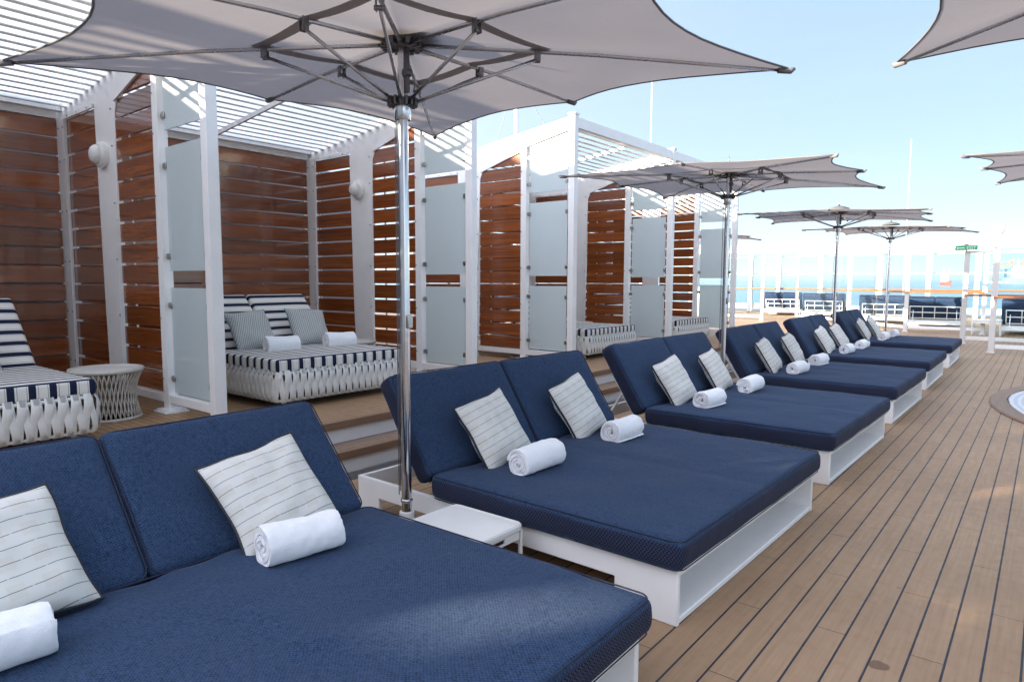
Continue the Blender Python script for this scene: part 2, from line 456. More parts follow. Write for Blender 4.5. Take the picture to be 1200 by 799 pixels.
struct('platform_riser', MB().box(-20, PX+.012, -13.95, 16.58, -.28, PZ-.0655), 'white_paint')
struct('step_tread', MB().box(PX+.013, -4.52, -14, 16.6, .16, .192), 'tread_planks')
struct('step_edge', MB().box(-4.52, -4.465, -14, 16.6, .125, .193), 'nosing_wood', bevel=.004)
struct('step_riser', MB().box(PX+.013, -4.50, -13.95, 16.58, 0, .1245), 'white_paint')

# round pool cover set in the deck on the right
wb = MB(); n = 96; r0, r1 = 3.92, 4.10
prof = [(3.90, 0.0), (3.90, .02), (4.075, .02), (4.10, .006), (4.10, 0)]
rim = MB()
for i in range(n):
    a, b = 2*math.pi*i/n, 2*math.pi*(i+1)/n
    for (ra, za), (rb, zb) in zip(prof[:-1], prof[1:]):
        rim.add([(ra*math.cos(a), ra*math.sin(a), za), (rb*math.cos(a), rb*math.sin(a), zb), (rb*math.cos(b), rb*math.sin(b), zb), (ra*math.cos(b), ra*math.sin(b), za)], [(0, 1, 2, 3)])
tub = thing('splash_pool', 'round pale ringed splash pool with wooden rim set in the deck', 'splash pool', (3.53, 11.35, .004))
rim.build('rim', 'nosing_wood', tub)
ed = MB()
vs = [(0, 0, .012)] + [((3.885+.02*math.sin(i*7)*random.random())*math.cos(2*math.pi*i/n), (3.885+.02*math.sin(i*7)*random.random())*math.sin(2*math.pi*i/n), .012) for i in range(n)]
ed.add(vs, [(0, 1+i, 1+(i+1) % n) for i in range(n)])
ed.build('mosaic_floor', 'pale_mosaic', tub)

# ------------------------------------------------------------------ blue double sun loungers
def make_lounger(ang):
    t = thing('sun_lounger', '', 'sun lounger', group='blue double sun loungers in a row on the deck')
    # frame, local x: front = 0, back = -2.38 ; y +-1.05
    W = 1.05; L = 2.38
    f = MB()
    for s in (-1, 1):
        y0, y1 = (s*W, s*(W-.03)) if s > 0 else (s*W, s*(W-.03))
        poly = [(0, 0), (0, .272), (-L, .272), (-L, 0), (-L+.22, 0), (-L+.22, .15), (-.34, .15), (-.34, 0)]
        f.prism(poly, min(y0, y1), max(y0, y1))
    b0 = W-.031
    f.box(-.34, -.004, -b0, b0, .235, .2715)       # top board of the front shelf
    f.box(-.34, -.004, -b0, b0, .003, .035)       # bottom board
    f.box(-.34, -.315, -b0, b0, .036, .234)       # back of the shelf
    f.box(-L+.002, -L+.03, -b0, b0, .15, .2715)
    f.box(-.03, -.004, -.02, .02, .036, .234) if False else None
    f.box(-1.56, -.341, -b0, b0, .2, .25)
    f.box(-1.62, -1.56, -b0, b0, .16, .2715)
    f.build('frame', 'white_frame', t, bevel=.006)
    def dents(P):
        d = 0
        for cy_ in (-.5, .5): d -= .013*math.exp(-((P.x+.25)/.42)**2-((P.y-cy_)/.30)**2)
        d -= .006*math.exp(-(P.y/.05)**2)*(1 if P.z > 0 else 0)
        d += .004*math.sin(P.y*17+3*math.sin(P.y*3))*math.exp(-((P.x+.80)/.12)**2)
        return d if P.z > 0 else 0
    seat = cushion(1.64, 2.18, .15, .035, .016, seed=1, wr=.010, nx=46, ny=60, sag=dents)
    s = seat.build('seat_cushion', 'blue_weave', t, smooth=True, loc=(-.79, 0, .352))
    sm = MB().tube([(p[0], p[1], p[2]) for p in rrect(.818, 1.088, .05, .068)], .0035, 6, closed=True)
    sm.tube(rrect(.818, 1.088, .05, -.066), .003, 6, closed=True)
    sm.build('seam', 'seam_navy', s, smooth=True)
    bl = .70; th = .155
    A = R(ang)
    for sd in (-1, 1):
        bc = cushion(bl, 1.075, th, .04, .012, seed=3+sd, nx=22, ny=26, wr=.011)
        # local: x along the rise, z = thickness, front face = +z side -> rotate so +x goes up/back
        rot = Matrix.Rotation(-(math.pi-A), 4, 'Y')
        rot = Matrix(((-math.cos(A), 0, math.sin(A), 0), (0, -1, 0, 0), (math.sin(A), 0, math.cos(A), 0), (0, 0, 0, 1)))
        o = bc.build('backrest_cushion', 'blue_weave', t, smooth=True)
        cx_ = -1.61 - math.cos(A)*bl/2 - math.sin(A)*th/2; cz = .418 + math.sin(A)*bl/2 - math.cos(A)*th/2
        o.matrix_local = Matrix.Translation((cx_, sd*.543, cz)) @ rot
        sm = MB().tube(rrect(bl/2-.004, .534, .05, th/2-.008), .0035, 6, closed=True)
        sm.build('seam', 'seam_navy', o, smooth=True)
    # back support frame: ladder of bars behind the cushions
    for px_ in (-.17, -L+.11):
        for sy in (-1, 1): MB().lathe([(0, -.001), (.03, -.001), (.03, .012), (0, .012)], 14, (px_, sy*(W-.07), 0)).build('foot_pad', 'rubber', t)
    g = MB()
    o0 = Vector((-1.63-math.sin(A)*(th+.035), 0, .405-math.cos(A)*(th+.035)))
    d = Vector((-math.cos(A), 0, math.sin(A)))
    for y in (-.93, -.45, 0, .45, .93): g.bar(o0+Vector((0, y, 0)), o0+d*.47+Vector((0, y, 0)), .035, .03)
    for k in (.02, .24, .46): g.bar(o0+d*k+Vector((0, -.93, 0)), o0+d*k+Vector((0, .93, 0)), .03, .028)
    for y in (-.8, .8): g.bar(o0+d*.32+Vector((0, y, 0)), (-2.2, y, .2), .025, .02)
    g.build('backrest_support', 'white_frame', t, bevel=.003)
    return t
def pillow_mesh(a=.235, T=.075, seed=0):
    m = MB(); n = 22
    def P(u, v, s):
        x = a*u*(1-.075*(1-v*v)); z = a*v*(1-.075*(1-u*u))
        e = max(0, (1-u**4)*(1-v**4))
        th = T*e**.55 * (1-.12*abs(u*v))
        w = noise.noise(Vector((u*1.9+seed, v*1.9, s)))*.022*e + noise.noise(Vector((u*5+seed, v*4+seed, s)))*.009*e**.5
        z += noise.noise(Vector((u*1.3+seed*2, seed, .3)))*.016; x += noise.noise(Vector((v*1.4-seed*3, 4.2, seed)))*.016
        w += .006*math.sin(9*(abs(u)-abs(v)))*e*max(0, abs(u*v)-.2)
        return (s*th+w, x, z)
    for s in (1, -1):
        o = len(m.v)
        for i in range(n+1):
            for j in range(n+1):
                u = math.sin(math.pi/2*(-1+2*i/n)); v = math.sin(math.pi/2*(-1+2*j/n)); m.v.append(P(u, v, s))
        for i in range(n):
            for j in range(n): m.f.append((o+i*(n+1)+j, o+(i+1)*(n+1)+j, o+(i+1)*(n+1)+j+1, o+i*(n+1)+j+1))
    edge = []
    N = 14
    for k in range(4*N):
        s_, q = divmod(k, N); w = -1+2*q/N
        u, v = ((w, -1), (1, w), (-w, 1), (-1, -w))[s_]
        edge.append(P(u, v, 1))
    return m, edge
def make_pillow(label, fabric='cream_stripe_fabric', trim='black_trim', seed=0, a=.245, group='striped cream cushions on the blue loungers', tr=.0085):
    m, edge = pillow_mesh(a=a, seed=seed)
    o = m.build('throw_pillow', fabric, None, smooth=True)
    bm = bmesh.new(); bm.from_mesh(o.data); bmesh.ops.remove_doubles(bm, verts=bm.verts, dist=.0004); bmesh.ops.recalc_face_normals(bm, faces=bm.faces); bm.to_mesh(o.data); bm.free()
    for p in o.data.polygons: p.use_smooth = True
    tag(o, label, 'pillow', group)
    MB().tube(edge, tr, 6, closed=True).build('piping', trim, o, smooth=True)
    return o
def make_towel(label, group='rolled white towels on the blue loungers', L=.36, R0=.082, seed=0):
    turns = 3.3+.17*(seed % 3); pitch = R0/turns*.93; th = pitch*.84; ns = 150
    sec = []
    def sp(a, off):
        r = .012 + pitch*a/(2*math.pi) + off
        return r*math.cos(a), r*math.sin(a)
    A = 2*math.pi*turns
    outer = [sp(A*k/ns, th/2) for k in range(ns+1)]; inner = [sp(A*k/ns, -th/2) for k in range(ns+1)]
    ring = outer + inner[::-1]; N = len(ring); m = MB(); st = 34
    a0 = R(200+seed*23)
    for i in range(st+1):
        t = i/st; y = (t-.5)*L
        e = min(1, min(t, 1-t)*st/1.3) ; shrink = .955+.045*e
        for k, (x, z) in enumerate(ring):
            r = math.hypot(x, z); ang = math.atan2(z, x)+a0
            rr = r*shrink*(1+.035*noise.noise(Vector((math.cos(ang)*1.5+seed*3, math.sin(ang)*1.5, y*7))))
            yy = y + (.008*noise.noise(Vector((r*40+seed, ang, i > st/2)))+ (.012*(R0-r)/R0 if False else 0))*(1 if i in (0, st) else .3)
            X = rr*math.cos(ang); Z = rr*math.sin(ang)
            fz = noise.noise(Vector((X*26+seed, yy*26, Z*26)))*.0035+noise.noise(Vector((X*70, yy*70+seed, Z*70)))*.0018
            X += fz*math.cos(ang); Z += fz*math.sin(ang); yy += fz*.8
            Z += .006*math.sin(yy*9+seed)
            if Z < -.055: Z = -.055+(Z+.055)*.45
            m.v.append((X, yy, Z))
        if i:
            o = i*N
            for k in range(N): m.f.append((o-N+k, o-N+(k+1) % N, o+(k+1) % N, o+k))
    for i in (0, st):
        o = i*N
        for k in range(ns): m.f.append((o+k, o+k+1, o+N-2-k, o+N-1-k))
    # soft core
    core = 10; 
    t = m.build('rolled_towel', 'terry_towel', None, smooth='auto')
    return tag(t, label, 'towel', group)

FX = -1.24
LC = [1.10, 3.86, 6.66, 9.60, 12.65, 15.95]
ANG = [48, 57, 57, 57, 57, 57]
lab_l = ['nearest blue double sun lounger, cut off by the left and bottom of the photo',
         'second nearest blue double sun lounger, right behind the chrome parasol pole and small white table',
         'third blue double sun lounger from the front',
         'fourth blue double sun lounger from the front, just past the second parasol pole',
         'fifth blue double sun lounger from the front, with a dark wet mark on the seat',
         'farthest blue double sun lounger of the row, nearest the glass screens']
tiltz = [R(.6), R(-1.2), R(-.8), R(-.4), R(.3), R(.8)]
base1 = make_lounger(ANG[0]); base2 = make_lounger(ANG[1])
base1.location = (FX+.12, LC[0]+.04, 0); base1.rotation_euler.z = tiltz[0]; base1['label'] = lab_l[0]
base2.location = (FX, LC[1], 0); base2.rotation_euler.z = tiltz[1]; base2['label'] = lab_l[1]
XO = [0, 0, -.02, -.06, -.12, -.17]
for i in range(2, 6): dup(base2, (FX+XO[i], LC[i], 0), lab_l[i], rz=tiltz[i])
ordn = ['nearest', 'second', 'third', 'fourth', 'fifth', 'farthest']
plabel = ['cream pinstriped cushion with black piping on the %s blue lounger, %s of its pair']
tlabel = 'white rolled towel in front of the %s cushion of the %s blue lounger'
pin = [(.50, R(4), R(-9)), (-.52, R(-8), R(8))]
protoP = [make_pillow('', seed=sd_) for sd_ in (1, 5, 9, 14)]
protoT = [make_towel('', seed=1), make_towel('', seed=4, L=.34, R0=.079), make_towel('', seed=7, L=.375), make_towel('', seed=11, L=.35, R0=.085)]
rnd = random.Random(3)
for i in range(6):
    nm = ('%s' % ordn[i]) if i in (0, 5) else ordn[i]+' nearest'
    for k, sd in enumerate((-1, 1)):
        q_ = (i*2+k) % 4 if i < 2 else (i+k*3+1) % 4
        p = protoP[q_] if i < 2 else copy_tree(protoP[q_])
        if i < 2: index_children()
        side = 'left' if sd < 0 else 'right'
        p['label'] = 'cream pinstriped cushion with black piping, %s one on the %s blue lounger' % (side, nm)
        a = R(ANG[i]); y = LC[i]+(-.56 if sd < 0 else .50)+rnd.uniform(-.03, .03)
        if i == 0 and sd > 0: y = LC[0]+.56
        if i == 0 and sd < 0: y = LC[0]-.48
        lean = math.pi/2-a-R(3)
        p.rotation_mode = 'XYZ'
        mt = Matrix.Translation((FX+XO[i]-1.565+(.06 if i == 0 else 0), y, .622)) @ Matrix.Rotation(R(rnd.uniform(-7, 3)), 4, 'Z') @ Matrix.Rotation(-lean, 4, 'Y') @ Matrix.Rotation(R(9)+R(rnd.uniform(-4, 4)), 4, 'X')
        p.matrix_world = mt
        p.location, p.rotation_euler = mt.to_translation(), mt.to_euler()
        w = protoT[q_] if i < 2 else copy_tree(protoT[q_])
        w['label'] = 'rolled white towel lying by the %s cushion on the %s blue lounger' % (side, nm)
        w.location = (FX+XO[i]-1.20+rnd.uniform(-.02, .02), y+((-.02 if sd < 0 else .05) if i else (-.12 if sd < 0 else -.05)), .435+.064)
        w.rotation_euler = (0, 0, R(rnd.uniform(-8, 0)))

# ------------------------------------------------------------------ low side table between first two loungers
def side_table(loc, label):
    t = thing('side_table', label, 'side table', loc)
    hx, hy, z = .25, .225, .335
    m = MB(); pts = rrect(hx, hy, .045, 0, 6)
    m.prism([(p[0], p[1]) for p in pts], z-.028, z, axis='z'); m.build('table_top', 'white_plastic', t, bevel=.004)
    rm = MB(); rm.tube(rrect(hx-.008, hy-.008, .04, z+.001), .0035, 6, closed=True); rm.build('raised_rim', 'white_plastic', t, smooth=True)
    ap = MB().box(-hx+.04, hx-.04, -hy+.006, -hy+.02, z-.07, z-.029).box(-hx+.04, hx-.04, hy-.02, hy-.006, z-.07, z-.029)
    ap.box(hx-.02, hx-.006, -hy+.04, hy-.04, z-.04, z-.029).box(hx-.02, hx-.006, -hy+.04, hy-.04, z-.075, z-.066)
    ap.box(hx-.02, hx-.006, -hy+.04, -.07, z-.066, z-.04).box(hx-.02, hx-.006, .07, hy-.04, z-.066, z-.04)
    ap.build('apron', 'white_plastic', t, bevel=.002)
    for sx in (-1, 1):
        for sy in (-1, 1):
            MB().box(sx*(hx-.008)-.018*(sx > 0), sx*(hx-.008)+.018*(sx < 0), sy*(hy-.008)-.018*(sy > 0), sy*(hy-.008)+.018*(sy < 0), 0, z-.028).build('leg', 'white_plastic', t, bevel=.003)
    return t
side_table((-2.33, 2.49, 0), 'low white plastic side table between the two nearest blue loungers')

# ------------------------------------------------------------------ parasols
def make_parasol(a, zc, zm, tilt, yaw, zh, zl, label, pole_base=0.0, full=True):
    """tip heights zc (corners), zm (mid edges), zh = canopy centre height, zl = lower hub height"""
    t = thing('parasol', label, 'parasol', group='grey square parasols over the loungers')
    tips = []
    for k in range(8):
        an = R(yaw+45*k); r = a*(math.sqrt(2) if k % 2 else 1)
        x, y = r*math.cos(an), r*math.sin(an)
        z = (zc if k % 2 else zm) + tilt[0]*x + tilt[1]*y
        tips.append(Vector((x, y, z)))
    C = Vector((0, 0, zh))
    nu, nv = 14, 10
    m = MB(); idx = {}
    def pt(k, u, v):
        A, B = tips[k], tips[(k+1) % 8]; E = A.lerp(B, v); sag = 4*v*(1-v)
        P = C.lerp(E, u*(1-.115*sag*u**1.5))
        P.z += .014*math.sin(math.pi*u)*(-1)*sag + .012*math.sin(math.pi*min(1, u))
        P.z += noise.noise(Vector((P.x*2.2, P.y*2.2, 1.7)))*.008*sag
        return P
    for k in range(8):
        for i in range(nu):
            for j in range(nv):
                m.add([pt(k, i/nu, j/nv), pt(k, (i+1)/nu, j/nv), pt(k, (i+1)/nu, (j+1)/nv), pt(k, i/nu, (j+1)/nv)], [(0, 1, 2, 3)])
    cv = m.build('canopy', 'canopy_fabric', t)
    bm = bmesh.new(); bm.from_mesh(cv.data); bmesh.ops.remove_doubles(bm, verts=bm.verts, dist=.0006); bmesh.ops.recalc_face_normals(bm, faces=bm.faces); bm.to_mesh(cv.data); bm.free()
    for p in cv.data.polygons: p.use_smooth = True
    hem = MB()
    edge = [pt(k, 1, j/nv) for k in range(8) for j in range(nv)]
    hem.tube(edge, .0065, 5, closed=True); hem.build('hem', 'hem_grey', cv, smooth=True)
    # vent cap on top
    vc = MB().lathe([(.20, .03), (.17, .06), (.11, .085), (.03, .105), (.0, .11)], 24, (0, 0, zh)); vc.build('vent_cap', 'canopy_fabric', cv, smooth=True)
    # sewn square band under the canopy
    bd = MB(); s0, s1 = .53, .61
    def onc(x, y):
        an = math.degrees(math.atan2(y, x))-yaw
        an %= 360; k = int(an//45) % 8; A, B = tips[k], tips[(k+1) % 8]
        # solve P.xy = alpha*A+beta*B
        det = A.x*B.y-A.y*B.x; al = (x*B.y-y*B.x)/det; be = (A.x*y-A.y*x)/det
        u = al+be; v = be/u if u > 1e-6 else 0; s_ = 4*v*(1-v)
        zz = zh + (A.z*(1-v)+B.z*v - zh)*u
        return zz + .014*math.sin(math.pi*u)*(-1)*s_ + .012*math.sin(math.pi*u) - .007
    cs = [(math.cos(R(yaw+45+90*q)), math.sin(R(yaw+45+90*q))) for q in range(4)]
    for q in range(4):
        n = 12
        for i in range(n):
            quad = []
            for f_, s_ in ((i/n, s0), ((i+1)/n, s0), ((i+1)/n, s1), (i/n, s1)):
                A, B = cs[q], cs[(q+1) % 4]; x = (A[0]*(1-f_)+B[0]*f_)*s_*1.414; y = (A[1]*(1-f_)+B[1]*f_)*s_*1.414
                quad.append((x, y, onc(x, y)))
            bd.add(quad, [(0, 1, 2, 3)])
    bd.build('reinforcing_band', 'canopy_band', cv)
    # ribs + struts
    for k in range(8):
        T = tips[k]; d = (T-C); rb = MB()
        st = C + d*.03 + Vector((0, 0, -.035)); en = T - d.normalized()*.01 + Vector((0, 0, -.013))
        mid = C.lerp(T, .5)+Vector((0, 0, -.022+.012))
        rb.tube([st, mid, en], [.0125, .0115, .009], 8)
        o = rb.build('rib', 'aluminium', t, smooth=True)
        MB().tube([T-d.normalized()*.07+Vector((0, 0, -.014)), T+d.normalized()*.005+Vector((0, 0, -.01)), T+d.normalized()*.03+Vector((0, 0, .004))], [.017, .019, .008], 8).build('rib_end_cap', 'hem_grey', o, smooth=True)
        rr = .78 if k % 2 else .62
        an = R(yaw+45*k); at = C.lerp(T, rr/math.hypot(T.x, T.y)); at = at+Vector((0, 0, -.06))
        br = MB(); dx, dy = math.cos(an), math.sin(an)
        for s_ in (-1, 1):
            off = Vector((-dy, dx, 0))*.017*s_
            br.bar(at+Vector((0, 0, .055))+off, at+Vector((0, 0, -.014))+off, .005, .036, up=(dx, dy, 0.001))
        br.tube([at+Vector((-dy, dx, 0))*.026, at-Vector((-dy, dx, 0))*.026], .012, 8)
        br.build('strut_bracket', 'bracket_metal', o)
        lo = Vector((dx*.062, dy*.062, zl))
        MB().tube([lo, at], .0095, 8).build('strut', 'aluminium', o, smooth=True)
    # hubs
    hb = MB().lathe([(.0, -.05), (.07, -.05), (.105, -.035), (.115, -.02), (.075, -.008), (0, -.006)], 24, (0, 0, zh))
    for k in range(16):
        an = R(yaw+22.5*k); hb.box(.075, .12, -.012, .012, -.06, -.025, Matrix.Translation((0, 0, zh)) @ Matrix.Rotation(an, 4, 'Z'))
    hb.build('upper_hub', 'dark_metal', t)
    lb = MB().lathe([(.034, -.02), (.06, -.02), (.062, .02), (.034, .02)], 24, (0, 0, zl))
    for k in range(16):
        an = R(yaw+22.5*k); lb.box(.052, .088, -.007, .007, -.022, .024, Matrix.Translation((0, 0, zl)) @ Matrix.Rotation(an, 4, 'Z'))
    lb.build('lower_hub', 'dark_metal', t)
    MB().lathe([(.033, -.10), (.044, -.10), (.047, -.095), (.047, -.022), (.033, -.02)], 28, (0, 0, zl)).build('chrome_sleeve', 'chrome', t, smooth='auto')
    pl = MB().lathe([(0, pole_base), (.031, pole_base), (.031, zl-.1), (.026, zl-.1), (.026, zh-.03), (0, zh-.03)], 24)
    pl.build('pole', 'chrome', t, smooth='auto')
    MB().lathe([(.031, .262), (.037, .264), (.038, .272), (.037, .28), (.031, .282)], 24).build('pole_collar', 'chrome', t, smooth=True)
    MB().lathe([(0, 0), (.20, 0), (.20, .012), (.17, .022), (.06, .03), (.045, .035), (.045, .2), (.031, .205), (0, .205)], 32).build('base', 'white_paint', t, smooth='auto')
    # pulley rope along the pole and pulley block between hubs
    MB().tube([(-.047, -.018, .3), (-.046, -.018, zl-.11)], .003, 6).tube([(-.050, -.004, .32), (-.049, -.004, zl-.11)], .003, 6).build('rope', 'dark_metal', t)
    pb = MB().box(.028, .05, -.012, .012, zl+.05, zh-.06).tube([(.039, -.02, zl+.16), (.039, .02, zl+.16)], .024, 10)
    pb.build('pulley', 'dark_metal', t)
    MB().box(.030, .05, -.02, .02, 1.32, 1.40).build('catch', 'steel', t, bevel=.004)
    MB().lathe([(0, .11), (.014, .11), (.010, .16), (.004, .2), (0, .2)], 10, (0, 0, zh)).build('finial', 'steel', t, smooth=True)
    return t
def place(o, x, y): o.location = (x, y, 0)
u1 = make_parasol(1.60, 2.835, 2.895, (-.019, .028), -4.5, 2.985, 2.625, 'nearest grey parasol, its canopy filling the top of the photo')
place(u1, -2.985, 2.71)
u2 = make_parasol(1.52, 2.85, 2.885, (-.024, .014), 2.5, 2.96, 2.66, 'second grey parasol of the row, its pole standing before the fourth blue lounger')
place(u2, -3.22, 8.35)
place(dup(u2, (0, 0, 0), 'third grey parasol of the row, seen edge on above the fifth blue lounger', rz=R(4)), -3.26, 14.15)
c = dup(u2, (0, 0, 0), 'fourth and farthest grey parasol of the row, partly behind the third', rz=R(-8)); place(c, -3.10, 18.6)
u5 = dup(u2, (0, 0, 0), 'grey parasol with one pointed corner reaching into the top right', rz=R(8)); place(u5, .92, 3.77); u5.scale = (1, 1, 1.03)
c = dup(u2, (0, 0, 0), 'grey parasol showing three pointed tips at the right edge of the photo', rz=R(-5)); place(c, .78, 10.15); c.scale = (1, 1, 1.03); u6 = c
c = dup(u2, (0, 0, 0), 'distant grey parasol half hidden behind the last cabana post', rz=R(5)); c.location = (-8.0, 18.3, 0)

# ------------------------------------------------------------------ cabana partitions
RX0 = -5.38
def beam_low(x): return 3.775 + (x-RX0)*.185
def beam_top(x): return 3.94 + (x-RX0)*.125
def slats(mb, x0, x1, y0, y1, ztop_fn, z0=.565, pitch=.2, h=.177, rnd=None, xr=None):
    k = 0
    while True:
        a = z0 + k*pitch; b = a+h; k += 1
        t0, t1 = ztop_fn(x0), ztop_fn(x1)
        if a > max(t0, t1)-.02: break
        j = rnd.uniform(-.003, .003) if rnd else 0; w = rnd.uniform(-.004, .004) if rnd else 0
        xa, xb = x0, x1
        b0, b1 = min(b+j, t0), min(b+j, t1)
        if b0 <= a+.01 or b1 <= a+.01:
            # clip on the low side
            if t0 < t1: xa = x0 + (x1-x0)*max(0, (a+.012-t0)/(t1-t0)); b0 = a+.012+.0
            b1 = min(b+j, t1)
        mb.add([(xa, y0+w, a+j), (xb, y0+w*.5, a+j), (xb, y1+w*.5, a+j), (xa, y1+w, a+j), (xa, y0+w, b0), (xb, y0+w*.5, b1), (xb, y1+w*.5, b1), (xa, y1+w, b0)],
               [(0, 1, 2, 3), (4, 5, 6, 7), (0, 1, 5, 4), (1, 2, 6, 5), (2, 3, 7, 6), (3, 0, 4, 7)])
def make_partition():
    t = thing('privacy_screen', '', 'privacy screen', group='privacy screens between the cabanas')
    rn = random.Random(11)
    X = RX0
    MB().box(X-.10, X, 0, .10, PZ, 3.96).build('front_post', 'white_paint', t, bevel=.004)
    MB().box(X-.112, X+.012, -.012, .112, 3.955, 3.985).build('post_cap', 'white_paint', t, bevel=.004)
    MB().box(-6.35, -6.25, .005, .095, PZ, beam_low(-6.3)+.02).build('inner_post', 'white_paint', t, bevel=.004)
    MB().box(-6.42, -6.18, -.06, .16, PZ, PZ+.018).box(-6.40, -6.20, -.04, .14, PZ+.018, PZ+.034).build('foot_plate', 'white_paint', t, bevel=.003)
    MB().box(-6.25, X-.10, .012, .088, .475, .55).box(-7.24, -6.35, .012, .088, .475, .55).build('bottom_rail', 'white_paint', t, bevel=.003)
    # steel frame: column and gable beam in one welded plate
    col = [(-7.17, beam_low(-7.17)), (-7.12, 3.36), (-7.17, 2.9), (-7.24, 1.3), (-7.26, PZ), (-7.58, PZ), (-7.62, 1.3), (-7.66, 2.9), (-7.67, 3.38), (-8.50, 3.37), (-8.86, 3.36), (-8.86, 3.53), (-7.9, 3.63),
           (X, beam_top(X)), (X-.0, beam_low(X))]
    col = [(-7.26, PZ), (-7.24, 1.3), (-7.20, 2.7), (-7.18, 3.22), (-7.10, 3.38), (-6.36, beam_low(-6.36)-.01), (X-.101, beam_low(X-.1)), (X-.101, beam_top(X)), (-7.9, 3.625), (-8.86, 3.50), (-8.86, 3.37), (-7.67, 3.37), (-7.66, 2.9), (-7.62, 1.3), (-7.58, PZ)]
    MB().prism(col, .02, .08).build('steel_frame', 'white_paint', t, bevel=.004)
    # trim strips around the slat openings
    tr = MB(); tr.bar((-7.16, .012, 3.33), (-6.37, .012, beam_low(-6.36)-.035), .024, .04, up=(0, 0, 1))
    tr.box(-7.24, -7.21, .004, .02, .56, 2.2).box(-8.50, -7.68, -.002, .02, 3.33, 3.37).box(-8.50, -8.46, -.002, .019, PZ, 3.33)
    tr.build('trim', 'white_paint', t)
    sc = MB()
    for z in (.7, 1.25, 1.8, 2.35, 2.9, 3.25):
        for x, yy in ((-7.225, 0), (-8.48, -.005), (-8.62, -.005), (-6.335, .0), (-5.40, 0)):
            if x == -5.40: continue
            sc.box(x-.007, x+.007, yy-.004, yy+.006, z-.007, z+.007)
    for x in (-8.35, -8.08, -7.8): sc.box(x-.007, x+.007, -.006, .002, 3.343, 3.357)
    sc.build('screws', 'screw', t)
    s1 = MB(); slats(s1, -7.23, -6.352, .028, .062, lambda x: beam_low(x)-.075 if x > -6.5 else 3.16+(x+7.2)*0.5*.6, rnd=rn)
    s1 = MB(); slats(s1, -7.19, -6.352, .028, .060, lambda x: 3.335 + (x+7.19)*(beam_low(-6.36)-.045-3.335)/(.838), rnd=rn)
    s1.build('slat_panel', 'varnished_wood', t, bevel=.003, seg=1)
    s2 = MB(); slats(s2, -8.46, -7.60, .028, .060, lambda x: 3.33, rnd=rn, z0=.565)
    s2.build('slat_panel', 'varnished_wood', t, bevel=.003, seg=1)
    MB().box(-8.44, -8.42, .061, .075, .5, 3.3).build('slat_batten', 'white_paint', t); MB().box(-7.0, -6.98, .061, .075, .5, 3.25).build('slat_batten', 'white_paint', t)
    MB().box(-8.73, -8.50, .0, .09, PZ, 3.37).build('rear_post', 'white_paint', t, bevel=.004)
    for z0, z1, z2 in ((.57, 1.53, None), (1.68, 2.77, None), (2.92, 0, 1)):
        g = MB(); xa, xb = -6.205, -5.525
        za = z1 if z2 is None else beam_low(xa)-.02; zb = z1 if z2 is None else beam_low(xb)-.02
        g.prism([(xa, z0), (xb, z0), (xb, zb), (xa, za)], .045, .057)
        p = g.build('glass_pane', 'frosted_glass', t)
        for x, s in ((xa, -1), (xb, 1)):
            for z in (z0+.13, (z1 if z2 is None else beam_low(x)-.02)-.16):
                c = MB().box(x-.03 if s < 0 else x-.026, x+.026 if s < 0 else x+.03, .032, .044, z-.028, z+.028).box(x-.03 if s < 0 else x-.026, x+.026 if s < 0 else x+.03, .058, .07, z-.028, z+.028)
                c.box(x-.048 if s < 0 else x+.024, x-.024 if s < 0 else x+.048, .036, .066, z-.02, z+.02)
                c.build('clamp', 'steel', p, bevel=.005)
    return t
part = make_partition()
PYS = [(-6.77, 'privacy screen far behind the camera on the left'), (-3.59, 'privacy screen just outside the left of the photo'),
       (-.41, 'white framed privacy screen closing the near side of the leftmost cabana'),
       (2.77, 'nearest privacy screen, right of the left cabana stool'),
       (5.95, 'privacy screen at the far end of the cabana with the whole daybed'),
       (8.13, 'sunlit topped privacy screen that starts the far cabana block, right of the open passage'),
       (11.33, 'middle privacy screen of the far cabana block, left of the fourth lounger parasol pole'),
       (14.5, 'last privacy screen of the cabana row, seen behind the second parasol pole')]
part.location = (0, PYS[3][0], 0); part['label'] = PYS[3][1]
for i, (y, l) in enumerate(PYS):
    if i not in (0, 3): dup(part, (0, y, 0), l)

# rear slat walls
def make_rear(Lw, cam=True):
    t = thing('slat_wall', '', 'slat wall', group='wooden slat walls at the back of the cabanas')
    rn = random.Random(5); m = MB(); k = 0; z = .565
    while z < 3.4:
        j = rn.uniform(-.003, .003); w = rn.uniform(-.004, .004)
        m.box(-8.66+w, -8.62+w, .0, Lw, z+j, z+.181+j); z += .2
    m.build('slat_panel', 'varnished_wood', t, bevel=.003, seg=1)
    MB().box(-8.74, -8.69, Lw*.5-.03, Lw*.5+.03, PZ, 3.42).box(-8.70, -8.675, Lw*.24, Lw*.24+.04, .5, 3.4).box(-8.70, -8.675, Lw*.76, Lw*.76+.04, .5, 3.4).build('stud', 'cream_paint', t)
    MB().box(-8.67, -8.60, .0, Lw, .46, .545).build('bottom_rail', 'white_paint', t, bevel=.004)
    MB().tube([(-8.60, -.02, 3.48), (-8.60, Lw+.02, 3.48)], .058, 14).build('top_tube', 'white_paint', t, smooth='auto')
    MB().box(-8.672, -8.60, 0, Lw, 3.352, 3.43).box(-8.80, -8.673, 0, Lw, 3.40, 3.48).build('top_plate', 'white_paint', t)
    return t
bays = [(-6.77, 3.18, 'unseen bay behind the camera'), (-3.59, 3.18, 'bay just outside the left of the photo'), (-.41, 3.18, 'leftmost cabana'),
        (2.77, 3.18, 'cabana with the woven daybed, left of the big parasol pole'), (8.13, 3.20, 'first cabana of the far block'), (11.33, 3.17, 'last cabana of the row')]
